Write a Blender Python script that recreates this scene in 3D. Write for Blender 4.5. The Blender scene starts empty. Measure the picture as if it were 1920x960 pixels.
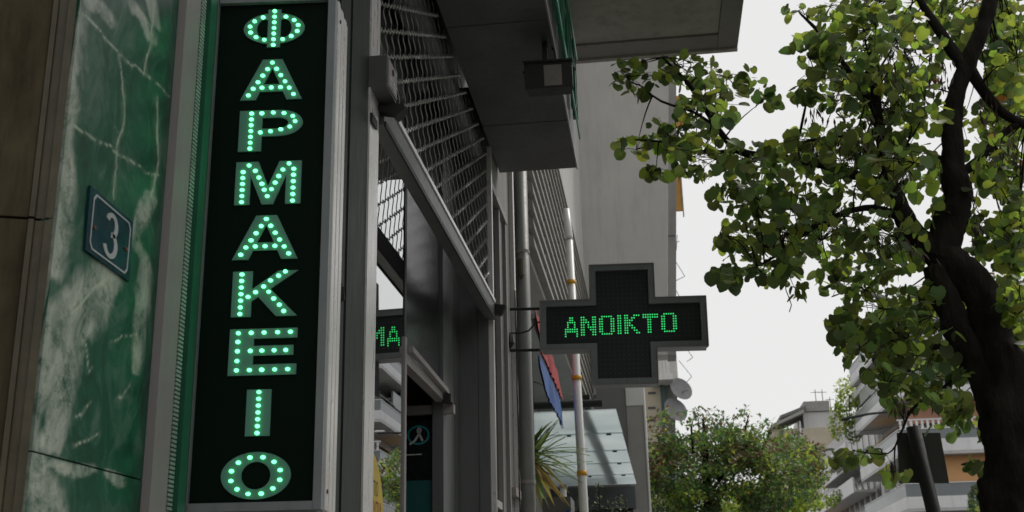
import bpy, bmesh, math, random
import numpy as np
from mathutils import Vector, Matrix, noise
from mathutils.geometry import tessellate_polygon
random.seed(7); np.random.seed(7)
R = math.radians
sc = bpy.context.scene
col = sc.collection

# ------------------------------------------------------------------ camera
YAW, PIT, ROL, F = 0.11826381, 0.30976714, -0.02214644, 2135.22546
_cy, _sy = math.cos(YAW), math.sin(YAW)
FW = Vector((-_sy*math.cos(PIT), _cy*math.cos(PIT), math.sin(PIT)))
_r = Vector((_cy, _sy, 0)); _u = _r.cross(FW)
RT = _r*math.cos(ROL) + _u*math.sin(ROL); UP = -_r*math.sin(ROL) + _u*math.cos(ROL)
EYE = Vector((0, 0, 1.55))
cd = bpy.data.cameras.new("camera"); cam = bpy.data.objects.new("camera", cd); col.objects.link(cam)
cd.sensor_width = 36; cd.lens = F/1920*36; cd.clip_start = 0.05; cd.clip_end = 2000
M = Matrix((RT, UP, -FW)).transposed().to_4x4(); M.translation = EYE
cam.matrix_world = M
cd.dof.use_dof = True; cd.dof.focus_distance = 3.2; cd.dof.aperture_fstop = 11
sc.camera = cam

def at(x, y, ax, v):
    d = RT*((x-960)/F) + UP*((480-y)/F) + FW
    return EYE + d*((v-EYE[ax])/d[ax])

# ------------------------------------------------------------------ sky, sun, exposure
w = bpy.data.worlds.new("World"); sc.world = w; w.use_nodes = True
nt = w.node_tree; bg = nt.nodes["Background"]
SUN_EL, SUN_AZ = 50, 36            # azimuth: degrees from the street direction towards the right
sky = nt.nodes.new("ShaderNodeTexSky"); sky.sky_type = 'NISHITA'; sky.sun_disc = False
sky.sun_elevation = R(SUN_EL); sky.sun_rotation = R(SUN_AZ)
mx = nt.nodes.new("ShaderNodeMix"); mx.data_type = 'RGBA'; mx.inputs[0].default_value = 0.95
nt.links.new(sky.outputs[0], mx.inputs[6]); mx.inputs[7].default_value = (8.5, 8.42, 8.3, 1)   # even white cloud cover
nt.links.new(mx.outputs[2], bg.inputs[0]); bg.inputs[1].default_value = 0.1
sd = bpy.data.lights.new("sun", 'SUN'); sd.energy = 1.5; sd.angle = R(10); sd.color = (1, .96, .88)
so = bpy.data.objects.new("sun", sd); col.objects.link(so)
dv = Vector((math.sin(R(SUN_AZ))*math.cos(R(SUN_EL)), math.cos(R(SUN_AZ))*math.cos(R(SUN_EL)), math.sin(R(SUN_EL))))
so.rotation_euler = dv.to_track_quat('Z', 'Y').to_euler()
sc.view_settings.view_transform = 'Standard'; sc.view_settings.look = 'None'
sc.view_settings.exposure = 0; sc.view_settings.gamma = 1
sc.render.engine = 'CYCLES'; sc.cycles.max_bounces = 8; sc.cycles.caustics_reflective = False; sc.cycles.caustics_refractive = False

# ------------------------------------------------------------------ helpers
class MB:
    def __init__(s): s.v = []; s.f = []; s.m = []; s.smooth = False
    def face(s, pts, m=0):
        n = len(s.v); s.v += [Vector(p) for p in pts]; s.f.append(tuple(range(n, n+len(pts)))); s.m.append(m); return s
    def box(s, x0, x1, y0, y1, z0, z1, m=0):
        n = len(s.v)
        s.v += [Vector(p) for p in ((x0,y0,z0),(x1,y0,z0),(x1,y1,z0),(x0,y1,z0),(x0,y0,z1),(x1,y0,z1),(x1,y1,z1),(x0,y1,z1))]
        for q in ((3,2,1,0),(4,5,6,7),(0,1,5,4),(1,2,6,5),(2,3,7,6),(3,0,4,7)):
            s.f.append(tuple(n+i for i in q)); s.m.append(m)
        return s
    def hexa(s, b, t, m=0):                                   # bottom quad, top quad
        n = len(s.v); s.v += [Vector(p) for p in list(b)+list(t)]
        for q in ((3,2,1,0),(4,5,6,7),(0,1,5,4),(1,2,6,5),(2,3,7,6),(3,0,4,7)):
            s.f.append(tuple(n+i for i in q)); s.m.append(m)
        return s
    def tube(s, pts, rad, n=8, m=0, cap=True, jit=0):
        pts = [Vector(p) for p in pts]; k = len(pts)
        if not hasattr(rad, '__len__'): rad = [rad]*k
        base = len(s.v); ref = None
        for i, p in enumerate(pts):
            t = (pts[min(i+1,k-1)]-pts[max(i-1,0)]).normalized()
            if ref is None:
                a = Vector((0,0,1)) if abs(t.z) < .9 else Vector((1,0,0)); ref = t.cross(a).normalized()
            ref = (ref - t*ref.dot(t)).normalized(); b = t.cross(ref)
            for j in range(n):
                an = 2*math.pi*j/n; o = ref*math.cos(an)+b*math.sin(an)
                rr = rad[i]
                if jit: q_=p+o*rr; rr *= 1+jit*noise.noise(q_*9)+jit*.45*noise.noise(Vector((q_.x*34,q_.y*34,q_.z*11)))+jit*.3*noise.noise(q_*70)
                s.v.append(p+o*rr)
        for i in range(k-1):
            for j in range(n):
                a = base+i*n+j; c = base+i*n+(j+1) % n
                s.f.append((a, c, c+n, a+n)); s.m.append(m)
        if cap:
            s.f.append(tuple(base+j for j in range(n-1,-1,-1))); s.m.append(m)
            s.f.append(tuple(base+(k-1)*n+j for j in range(n))); s.m.append(m)
        return s
    def prism(s, outer, holes, fr, d, m=0):                   # 2D polygon (with holes) lifted by fr(u,v,depth); d = (front, back)
        loops = [outer]+holes
        tri = tessellate_polygon([[Vector((p[0],p[1],0)) for p in l] for l in loops])
        flat = [p for l in loops for p in l]; n = len(s.v); N = len(flat)
        s.v += [Vector(fr(p[0],p[1],d[0])) for p in flat]; s.v += [Vector(fr(p[0],p[1],d[1])) for p in flat]
        for t in tri:
            s.f.append((n+t[0],n+t[1],n+t[2])); s.m.append(m); s.f.append((n+N+t[2],n+N+t[1],n+N+t[0])); s.m.append(m)
        o = 0
        for l in loops:
            for i in range(len(l)):
                a = n+o+i; b = n+o+(i+1) % len(l); s.f.append((a,b,b+N,a+N)); s.m.append(m)
            o += len(l)
        return s

ORG = {}; MATS = {}
def meta(o, label=None, cat=None, group=None, kind=None):
    for k, v in (('label',label),('category',cat),('group',group),('kind',kind)):
        if v: o[k] = v
    return o
def thing(name, label, cat, loc=(0,0,0), rot=(0,0,0), group=None, local=False):
    o = bpy.data.objects.new(name, None); col.objects.link(o); o.empty_display_size = .1
    o.location = loc; o.rotation_euler = rot
    ORG[o.name] = Vector((0,0,0)) if local else Vector(loc)
    return meta(o, label, cat, group)
def obj(name, mb, mats, parent=None, fix=True, **kw):
    if not isinstance(mats, (list, tuple)): mats = [mats]
    lo = Vector([min(v[i] for v in mb.v) for i in range(3)]); hi = Vector([max(v[i] for v in mb.v) for i in range(3)])
    org = (lo+hi)/2
    me = bpy.data.meshes.new(name); me.from_pydata([tuple(v-org) for v in mb.v], [], mb.f)
    for mm in mats: me.materials.append(mm)
    if len(mats) > 1: me.polygons.foreach_set('material_index', mb.m)
    if fix:
        bm = bmesh.new(); bm.from_mesh(me); bmesh.ops.recalc_face_normals(bm, faces=bm.faces); bm.to_mesh(me); bm.free()
    if mb.smooth:
        me.polygons.foreach_set('use_smooth', [True]*len(me.polygons))
    o = bpy.data.objects.new(name, me); col.objects.link(o)
    ORG[o.name] = org
    if parent: o.parent = parent; o.location = org-ORG[parent.name]
    else: o.location = org
    return meta(o, **kw)
def link_copy(o, parent, loc, rot=None, scale=None):
    c = o.copy(); col.objects.link(c); c.parent = parent; c.location = loc
    if rot: c.rotation_euler = rot
    if scale: c.scale = scale
    return c

def mat(name, c, rough=.6, metal=0, var=.15, scale=6, bump=0, bscale=40, spec=.5, streak=0, c2=None, stretch=(1,1,1), dirt=0):
    m = bpy.data.materials.new(name); m.use_nodes = True; t = m.node_tree; N = t.nodes; L = t.links
    b = N["Principled BSDF"]; b.inputs['Roughness'].default_value = rough; b.inputs['Metallic'].default_value = metal
    b.inputs['Specular IOR Level'].default_value = spec
    tc = N.new('ShaderNodeNewGeometry'); mp = N.new('ShaderNodeMapping'); mp.inputs[3].default_value = stretch
    L.new(tc.outputs['Position'], mp.inputs[0])
    n = N.new('ShaderNodeTexNoise'); n.inputs['Scale'].default_value = scale; n.inputs['Detail'].default_value = 6; n.inputs['Roughness'].default_value = .65
    L.new(mp.outputs[0], n.inputs['Vector'])
    r = N.new('ShaderNodeValToRGB')
    r.color_ramp.elements[0].position = .3; r.color_ramp.elements[1].position = .7
    cc = c2 or c
    r.color_ramp.elements[0].color = tuple(x*(1-var) for x in c)+(1,); r.color_ramp.elements[1].color = tuple(min(1,x*(1+var)) for x in cc)+(1,)
    L.new(n.outputs[0], r.inputs[0]); out = r.outputs[0]
    if dirt:
        n3 = N.new('ShaderNodeTexNoise'); n3.inputs['Scale'].default_value = scale*1.7; n3.inputs['Detail'].default_value = 8; n3.inputs['Roughness'].default_value = .7
        m3 = N.new('ShaderNodeMapping'); m3.inputs[3].default_value = (3, 3, .35)
        L.new(tc.outputs['Position'], m3.inputs[0]); L.new(m3.outputs[0], n3.inputs['Vector'])
        r3 = N.new('ShaderNodeValToRGB'); r3.color_ramp.elements[0].position = .5; r3.color_ramp.elements[1].position = .75
        L.new(n3.outputs[0], r3.inputs[0])
        mm = N.new('ShaderNodeMix'); mm.data_type = 'RGBA'; mm.blend_type = 'MIX'
        sc_ = N.new('ShaderNodeMath'); sc_.operation = 'MULTIPLY'; sc_.inputs[1].default_value = dirt; L.new(r3.outputs[0], sc_.inputs[0])
        L.new(sc_.outputs[0], mm.inputs[0]); L.new(out, mm.inputs[6]); mm.inputs[7].default_value = tuple(x*.35 for x in c)+(1,)
        out = mm.outputs[2]
    L.new(out, b.inputs['Base Color'])
    n2 = N.new('ShaderNodeTexNoise'); n2.inputs['Scale'].default_value = bscale; n2.inputs['Detail'].default_value = 5
    L.new(mp.outputs[0], n2.inputs['Vector'])
    rr = N.new('ShaderNodeMapRange'); rr.inputs[3].default_value = max(.03, rough-.12); rr.inputs[4].default_value = min(1, rough+.12)
    L.new(n2.outputs[0], rr.inputs[0]); L.new(rr.outputs[0], b.inputs['Roughness'])
    if bump:
        bu = N.new('ShaderNodeBump'); bu.inputs['Strength'].default_value = bump; bu.inputs['Distance'].default_value = .01
        L.new(n2.outputs[0], bu.inputs['Height']); L.new(bu.outputs[0], b.inputs['Normal'])
    return m
def emit(name, c, s):
    m = bpy.data.materials.new(name); m.use_nodes = True; t = m.node_tree
    b = t.nodes["Principled BSDF"]; b.inputs['Base Color'].default_value = (.02,.05,.03,1)
    b.inputs['Emission Color'].default_value = c+(1,); b.inputs['Emission Strength'].default_value = s
    return m
def leafmat(name, c, tr, var=.35, hue=.03):
    m = bpy.data.materials.new(name); m.use_nodes = True; t = m.node_tree; N = t.nodes; L = t.links
    b = N["Principled BSDF"]; out = N["Material Output"]
    b.inputs['Roughness'].default_value = .55; b.inputs['Specular IOR Level'].default_value = .2
    oi = N.new('ShaderNodeObjectInfo'); g = N.new('ShaderNodeNewGeometry')
    n = N.new('ShaderNodeTexNoise'); n.inputs['Scale'].default_value = 7; n.inputs['Detail'].default_value = 3; L.new(g.outputs['Position'], n.inputs['Vector'])
    ad = N.new('ShaderNodeMath'); ad.operation = 'ADD'; L.new(g.outputs['Random Per Island'], ad.inputs[0]); L.new(oi.outputs['Random'], ad.inputs[1])
    fr = N.new('ShaderNodeMath'); fr.operation = 'FRACT'; L.new(ad.outputs[0], fr.inputs[0])
    a2 = N.new('ShaderNodeMath'); a2.operation = 'ADD'; L.new(fr.outputs[0], a2.inputs[0]); L.new(n.outputs[0], a2.inputs[1])
    vr = N.new('ShaderNodeMapRange'); vr.inputs[1].default_value = .2; vr.inputs[2].default_value = 1.6
    vr.inputs[3].default_value = 1-var; vr.inputs[4].default_value = 1+var; L.new(a2.outputs[0], vr.inputs[0])
    hr = N.new('ShaderNodeMapRange'); hr.inputs[3].default_value = .5-hue; hr.inputs[4].default_value = .5+hue; L.new(fr.outputs[0], hr.inputs[0])
    def shade(cc):
        h = N.new('ShaderNodeHueSaturation'); h.inputs['Color'].default_value = cc+(1,)
        L.new(vr.outputs[0], h.inputs['Value']); L.new(hr.outputs[0], h.inputs['Hue']); return h.outputs[0]
    L.new(shade(c), b.inputs['Base Color'])
    tl = N.new('ShaderNodeBsdfTranslucent'); L.new(shade(tr), tl.inputs[0])
    ads = N.new('ShaderNodeAddShader'); L.new(b.outputs[0], ads.inputs[0]); L.new(tl.outputs[0], ads.inputs[1]); L.new(ads.outputs[0], out.inputs[0])
    return m
def glassmat(name, tint, refl, rough=.0, ior=1.5):
    m = bpy.data.materials.new(name); m.use_nodes = True; t = m.node_tree; N = t.nodes; L = t.links
    out = N["Material Output"]; N.remove(N["Principled BSDF"])
    tb = N.new('ShaderNodeBsdfTransparent'); tb.inputs[0].default_value = tint+(1,)
    gl = N.new('ShaderNodeBsdfGlossy'); gl.inputs['Roughness'].default_value = rough; gl.inputs[0].default_value = (.95,.97,.97,1)
    fz = N.new('ShaderNodeFresnel'); fz.inputs[0].default_value = ior
    a = N.new('ShaderNodeMath'); a.operation = 'MULTIPLY_ADD'; a.inputs[1].default_value = refl[1]; a.inputs[2].default_value = refl[0]; a.use_clamp = True
    L.new(fz.outputs[0], a.inputs[0])
    mxs = N.new('ShaderNodeMixShader'); L.new(a.outputs[0], mxs.inputs[0]); L.new(tb.outputs[0], mxs.inputs[1]); L.new(gl.outputs[0], mxs.inputs[2])
    L.new(mxs.outputs[0], out.inputs[0]); return m

m_asphalt = mat('asphalt', (.05,.05,.052), .85, bump=.4, bscale=120)
m_paving = mat('paving', (.36,.35,.335), .8, bump=.2, scale=3, dirt=.4)
m_kerb = mat('kerb_stone', (.3,.3,.29), .8)
m_stone = mat('brown_stone', (.085,.070,.042), .8, var=.45, scale=16, bump=.25, stretch=(1,1,.4), dirt=.5, spec=.12)
m_stone2 = mat('stone_edge', (.10,.085,.05), .5, var=.3, scale=14, bump=.1, dirt=.4)
m_alu = mat('aluminium', (.30,.275,.27), .5, .1, var=.1, scale=5, bump=.05, bscale=90, stretch=(1,1,.15))
m_alud = mat('dark_aluminium', (.030,.038,.034), .5, 0, var=.15, scale=6, stretch=(1,1,.2), spec=.2)
m_aluw = mat('bright_aluminium', (.78,.77,.75), .3, .4, var=.1, scale=9, bump=.04, stretch=(1,1,.2), dirt=.08)
m_greenstrip = mat('painted_led_glow', (.045,.20,.12), .35, .2, var=.2, scale=10, stretch=(1,1,.3))  # frame strip metal with the sign's green LED glow put into its colour
m_black = mat('black_acrylic', (.0018,.009,.005), .5, var=.2, spec=.08)
m_blackp = mat('black_plastic', (.012,.012,.012), .5)
m_letter = mat('letter_acrylic', (.10,.27,.205), .5, var=.06, scale=12)
m_led = emit('green_led', (.15,1,.37), 3.2)
m_led2 = emit('green_dot_led', (.05,1,.24), .85)
m_ledoff = mat('unlit_led', (.06,.075,.075), .3)
m_crossface = mat('cross_face', (.022,.030,.032), .4, spec=.3)
m_crossframe = mat('cross_frame_metal', (.22,.245,.25), .45, .3, var=.12, dirt=.3)
m_galv = mat('galvanised_steel', (.55,.56,.54), .32, .7, var=.2, scale=30)
m_link = mat('weathered_steel', (.20,.205,.195), .45, .5, var=.3, scale=30)
m_bar = mat('shutter_bar_metal', (.12,.128,.12), .42, .3, var=.15, scale=5, dirt=.35)
m_soffit = mat('canopy_sheet', (.080,.086,.083), .5, var=.28, scale=3.5, bump=.08, dirt=.5)
m_conc = mat('painted_concrete', (.30,.295,.28), .8, var=.12, scale=1.5, bump=.1, dirt=.35)
m_concd = mat('balcony_soffit_paint', (.46,.45,.41), .8, var=.2, scale=2.2, bump=.2, dirt=.6)
m_wall = mat('grey_render', (.50,.495,.47), .85, var=.09, scale=.9, bump=.2, bscale=50, dirt=.3)
m_walld = mat('dark_render', (.16,.16,.157), .85, var=.12, scale=1.5, bump=.1, dirt=.3)
m_clad = mat('siding_metal', (.29,.285,.26), .6, .1, var=.12, scale=2, dirt=.35)
m_white = mat('white_paint', (.62,.62,.60), .6, var=.08, scale=2, dirt=.3)
m_pole = mat('white_pole_paint', (.84,.84,.82), .4, var=.05, scale=5, dirt=.12)
m_yellow = mat('yellow_tape', (.80,.42,.03), .5, var=.15)
m_pipe = mat('drainpipe_paint', (.21,.215,.205), .5, var=.12, scale=5, dirt=.35)
m_interior = mat('dark_interior', (.03,.034,.033), .7)
m_panel = mat('grey_panel', (.13,.14,.138), .4, .2, var=.15, scale=3, stretch=(1,1,.25), dirt=.35)
m_poster = mat('black_poster', (.006,.008,.009), .3)
m_teal = mat('teal_print', (.01,.085,.085), .4, var=.1)
m_ring = mat('teal_logo_print', (.02,.22,.24), .4)
m_ribbon = mat('white_logo_print', (.45,.48,.46), .4)
m_sticker = mat('yellow_sticker', (.72,.52,.05), .5, var=.08)
m_ink = mat('dark_ink', (.012,.012,.01), .6); m_redink = mat('red_ink', (.30,.02,.01), .6)
m_blue = mat('blue_enamel', (.004,.036,.052), .22, var=.35, scale=24, spec=.35)
m_num = mat('number_paint', (.36,.38,.39), .4); m_rust = mat('rust', (.12,.05,.02), .8)
m_redtarp = mat('red_tarp', (.33,.012,.016), .7, var=.2, bump=.5, bscale=25)
m_bluetarp = mat('blue_tarp', (.012,.085,.32), .6, var=.35, bump=.6, bscale=20)
m_green = mat('green_sign_paint', (.015,.16,.085), .4)
m_bark = mat('bark', (.018,.016,.013), .95, var=.55, scale=14, bump=1.0, bscale=60, stretch=(1,1,.3), spec=.15)
m_pod = mat('seed_pod', (.055,.03,.02), .7, var=.4, scale=20)
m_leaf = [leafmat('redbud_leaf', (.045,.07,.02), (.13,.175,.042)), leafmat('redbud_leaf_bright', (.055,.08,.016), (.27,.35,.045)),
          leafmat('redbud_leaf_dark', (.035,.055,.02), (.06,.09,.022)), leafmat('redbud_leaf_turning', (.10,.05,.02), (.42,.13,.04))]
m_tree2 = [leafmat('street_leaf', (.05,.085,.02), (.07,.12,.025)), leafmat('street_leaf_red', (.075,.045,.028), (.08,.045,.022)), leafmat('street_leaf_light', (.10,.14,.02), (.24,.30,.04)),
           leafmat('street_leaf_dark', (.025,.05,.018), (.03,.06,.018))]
m_yucca = leafmat('yucca_leaf', (.07,.10,.03), (.10,.14,.04)); m_yuccad = leafmat('yucca_leaf_dry', (.22,.17,.05), (.14,.10,.03))
m_orange = mat('orange_render', (.66,.37,.17), .8, var=.1, scale=.4); m_orange2 = mat('pink_orange_render', (.50,.27,.18), .8, var=.1, scale=.4)
m_parapet = mat('white_parapet', (.72,.72,.73), .7, var=.08, scale=.5, dirt=.35)
m_pglass = mat('grey_parapet_panel', (.17,.19,.20), .3, var=.12, scale=.6)
m_shade = mat('dark_window', (.03,.033,.035), .2, spec=.6)
m_cream = mat('cream_render', (.48,.43,.33), .8, var=.1, scale=.5, dirt=.3)
m_pale = mat('pale_render', (.52,.52,.51), .8, var=.12, scale=.3, dirt=.4)
m_awning = mat('awning_cloth', (.33,.33,.30), .8, var=.15)
m_signback = mat('olive_sign_back', (.052,.055,.046), .6, .1, var=.12, scale=5, dirt=.3)
m_post = mat('dark_post', (.018,.018,.017), .7, 0, var=.2, scale=8)
m_dish = mat('dish_grey', (.22,.22,.225), .5)
m_ochre = mat('ochre_awning', (.50,.27,.07), .8)
m_shopglass = glassmat('coated_shop_glass', (.16,.18,.18), (.64,.4))
m_doorglass = glassmat('door_glass', (.45,.5,.49), (.03,.8))
# frosted canopy glass
m_canglass = bpy.data.materials.new('frosted_canopy_glass'); m_canglass.use_nodes = True
_t = m_canglass.node_tree; _b = _t.nodes['Principled BSDF']; _b.inputs['Base Color'].default_value = (.62,.67,.69,1); _b.inputs['Roughness'].default_value = .25
_tl = _t.nodes.new('ShaderNodeBsdfTranslucent'); _n = _t.nodes.new('ShaderNodeTexNoise'); _n.inputs['Scale'].default_value = 1.2; _n.inputs['Detail'].default_value = 8
_rp = _t.nodes.new('ShaderNodeValToRGB'); _rp.color_ramp.elements[0].color = (.72,.79,.80,1); _rp.color_ramp.elements[1].color = (.92,.97,.98,1); _rp.color_ramp.elements[0].position = .3; _rp.color_ramp.elements[1].position = .7
_g = _t.nodes.new('ShaderNodeNewGeometry'); _t.links.new(_g.outputs['Position'], _n.inputs['Vector']); _t.links.new(_n.outputs[0], _rp.inputs[0]); _t.links.new(_rp.outputs[0], _tl.inputs[0])
_ms = _t.nodes.new('ShaderNodeMixShader'); _ms.inputs[0].default_value = .8
_t.links.new(_b.outputs[0], _ms.inputs[1]); _t.links.new(_tl.outputs[0], _ms.inputs[2]); _t.links.new(_ms.outputs[0], _t.nodes['Material Output'].inputs[0])
# green marble, veins carried by a mesh attribute
def marble():
    m = bpy.data.materials.new('green_marble'); m.use_nodes = True; t = m.node_tree; N = t.nodes; L = t.links
    b = N["Principled BSDF"]; b.inputs['Roughness'].default_value = .3; b.inputs['Specular IOR Level'].default_value = .3
    g = N.new('ShaderNodeNewGeometry')
    mp = N.new('ShaderNodeMapping'); mp.inputs[3].default_value = (1,1.6,1); L.new(g.outputs['Position'], mp.inputs[0])
    n = N.new('ShaderNodeTexNoise'); n.inputs['Scale'].default_value = 8; n.inputs['Detail'].default_value = 12; n.inputs['Roughness'].default_value = .74; n.inputs['Distortion'].default_value = 1.4; L.new(mp.outputs[0], n.inputs['Vector'])
    r = N.new('ShaderNodeValToRGB'); e = r.color_ramp.elements
    e[0].position = .28; e[0].color = (.006,.018,.013,1); e[1].position = .72; e[1].color = (.10,.17,.125,1)
    k = e.new(.5); k.color = (.008,.078,.043,1); L.new(n.outputs[0], r.inputs[0])
    a = N.new('ShaderNodeAttribute'); a.attribute_name = 'vein'
    a2 = N.new('ShaderNodeAttribute'); a2.attribute_name = 'cloud'
    n2 = N.new('ShaderNodeTexNoise'); n2.inputs['Scale'].default_value = 26; n2.inputs['Detail'].default_value = 9; n2.inputs['Roughness'].default_value = .75; L.new(g.outputs['Position'], n2.inputs['Vector'])
    cr = N.new('ShaderNodeMapRange'); cr.inputs[1].default_value = .34; cr.inputs[2].default_value = .50; L.new(n2.outputs[0], cr.inputs[0])
    cm = N.new('ShaderNodeMath'); cm.operation = 'MULTIPLY'; L.new(cr.outputs[0], cm.inputs[0]); L.new(a2.outputs['Fac'], cm.inputs[1])
    m1 = N.new('ShaderNodeMix'); m1.data_type = 'RGBA'; L.new(cm.outputs[0], m1.inputs[0]); L.new(r.outputs[0], m1.inputs[6])
    r5 = N.new('ShaderNodeValToRGB'); r5.color_ramp.elements[0].color = (.10,.16,.12,1); r5.color_ramp.elements[1].color = (.47,.50,.43,1); r5.color_ramp.elements[0].position=.35; r5.color_ramp.elements[1].position=.65
    L.new(n.outputs[0], r5.inputs[0]); L.new(r5.outputs[0], m1.inputs[7])
    m2 = N.new('ShaderNodeMix'); m2.data_type = 'RGBA'; L.new(a.outputs['Fac'], m2.inputs[0]); L.new(m1.outputs[2], m2.inputs[6]); m2.inputs[7].default_value = (.48,.54,.42,1)
    n4 = N.new('ShaderNodeTexNoise'); n4.noise_type = 'RIDGED_MULTIFRACTAL'; n4.inputs['Scale'].default_value = 9; n4.inputs['Detail'].default_value = 7; n4.inputs['Distortion'].default_value = 1.1
    mp4 = N.new('ShaderNodeMapping'); mp4.inputs[3].default_value = (1,1.5,.7); mp4.inputs[2].default_value = (.6,0,0); L.new(g.outputs['Position'], mp4.inputs[0]); L.new(mp4.outputs[0], n4.inputs['Vector'])
    r4 = N.new('ShaderNodeMapRange'); r4.inputs[1].default_value = .62; r4.inputs[2].default_value = 1.1; r4.inputs[4].default_value = .42; L.new(n4.outputs[0], r4.inputs[0])
    m3 = N.new('ShaderNodeMix'); m3.data_type = 'RGBA'; L.new(r4.outputs[0], m3.inputs[0]); L.new(m2.outputs[2], m3.inputs[6]); m3.inputs[7].default_value = (.16,.24,.18,1)
    L.new(m3.outputs[2], b.inputs['Base Color'])
    return m
m_marble = marble()

# ------------------------------------------------------------------ ground (below the frame)
A = -.85
obj('ground', MB().face([(-600,-600,-.16),(600,-600,-.16),(600,600,-.16),(-600,600,-.16)]), m_asphalt, kind='structure', fix=False)
obj('road', MB().face([(2.6,-200,-.12),(8.6,-200,-.12),(8.6,400,-.12),(2.6,400,-.12)]), m_asphalt, kind='structure', fix=False)
obj('pavement', MB().box(-1.4,2.4,-200,400,-.15,0), m_paving, kind='structure')
obj('kerb', MB().box(2.403,2.6,-200,400,-.15,.004), m_kerb, kind='structure')
obj('far_pavement', MB().box(8.8,13,-200,400,-.15,0), m_paving, kind='structure')
obj('far_kerb', MB().box(8.6,8.797,-200,400,-.15,.004), m_kerb, kind='structure')

# ------------------------------------------------------------------ pharmacy building
pb = thing('pharmacy_building', 'green marble and brown stone shop front with grey metal frames, dark canopy and concrete balcony', 'building', (A-.2, 4, 0))
w_ = MB()
w_.box(-6,-.90,1.62,3.28,0,4.6); w_.box(-6,-1.45,-14,1.6,0,4.6)                      # behind marble and frames
w_.box(-6,-3.4,3.28,6.12,0,4.6)
w_.box(-6,-.905,6.12,8.5,0,4.6)
w_.box(-6,-1.1,-14,8.5,4.6,17)
obj('wall', w_, m_walld, pb)
obj('ceiling', MB().box(-3.4,-1.03,3.28,6.12,4.3,4.598), m_walld, pb)
# brown stone pier: slightly turned face, two panels with an open joint, moulded edge
dx, dy = -.955, -.30
def stone(t, d, z): return (-.858+dx*t - dy*d*-1*0, 1.415+dy*t - d, z)
e0 = Vector((-.852,1.418,0))
pr = Vector((-.985,.0,0)); 
def st(t, out, z):   # t metres to the left along the face, out metres proud
    base = Vector((-.856,1.487,0)); d = Vector((-.93,-.367,0)); n = Vector((.367,-.93,0))
    p = base+d*t+n*out; return (p.x,p.y,z)
zj = 2.127
def slab(t0,t1,o0,o1,z0,z1):
    return MB().hexa([st(t0,o0,z0),st(t1,o0,z0),st(t1,o1,z0),st(t0,o1,z0)],[st(t0,o0,z1),st(t1,o0,z1),st(t1,o1,z1),st(t0,o1,z1)])
obj('stone_panel', slab(.035,.6,-.2,0,zj+.002,3.4), m_stone, pb)
obj('stone_panel', slab(.035,.6,-.2,-.001,.2,zj-.002), m_stone, pb)
for z0,z1 in ((zj+.002,3.4),(.2,zj-.002)):
    mo = MB()
    for k,(t0,t1,o) in enumerate(((.026,.034,.004),(.012,.026,-.004),(.0,.012,.002))):
        q = slab(t0,t1-.0005,-.2,o,z0,z1); n=len(mo.v); mo.v+=q.v; mo.f+=[tuple(i+n for i in f) for f in q.f]; mo.m+=q.m
    obj('stone_moulding', mo, m_stone2, pb)
# green marble panels (dense sheets carrying vein attributes)
def poly3(pts): return np.array([[at(x,y,0,A).y, at(x,y,0,A).z] for x,y in pts])
def smooth_line(P,n=6):
    o=[]
    for i in range(len(P)-1):
        a,b,c,d=[np.array(P[min(max(j,0),len(P)-1)],float) for j in (i-1,i,i+1,i+2)]
        for k in range(n):
            t=k/n; o.append(tuple(.5*(2*b+(c-a)*t+(2*a-5*b+4*c-d)*t*t+(3*b-a-3*c+d)*t**3)))
    return o+[tuple(P[-1])]
VEINS = [([(128,0),(145,15),(175,45),(215,95),(245,120),(275,140),(300,165),(322,192)],5.0),
 ([(222,105),(228,140),(234,190),(232,230),(222,260),(218,300),(215,375)],3.2),([(290,-20),(285,40),(283,80),(278,115),(272,140)],4),
 ([(138,238),(165,255),(200,275),(225,290),(255,308),(278,326),(296,327)],4.2),
 ([(296,185),(295,240),(293,320),(282,370)],4.5),([(205,515),(165,562),(135,585)],7),([(150,640),(160,650),(166,690)],2),
 ([(165,700),(175,690)],2),([(140,832),(185,815)],2.5),([(140,780),(170,755)],2),([(205,640),(255,626)],2),([(220,745),(240,720)],2),([(210,230),(222,250)],1.5)]
CLOUDS = [([(138,0),(130,80),(122,160),(115,230),(110,330),(100,420),(90,500)],26),
 ([(205,520),(165,565),(115,610),(85,680),(55,760),(40,840)],34),([(165,600),(140,650),(125,700),(108,770),(90,840)],20),
 ([(65,855),(78,900),(95,965)],24),([(78,870),(130,880),(175,882)],12),([(282,370),(262,420),(255,455),(272,490),(265,560),(258,640),(252,700)],14),
 ([(205,890),(225,900)],12),([(282,0),(290,40)],16),([(255,20),(280,60)],20),([(170,0),(200,30)],24)]
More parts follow.
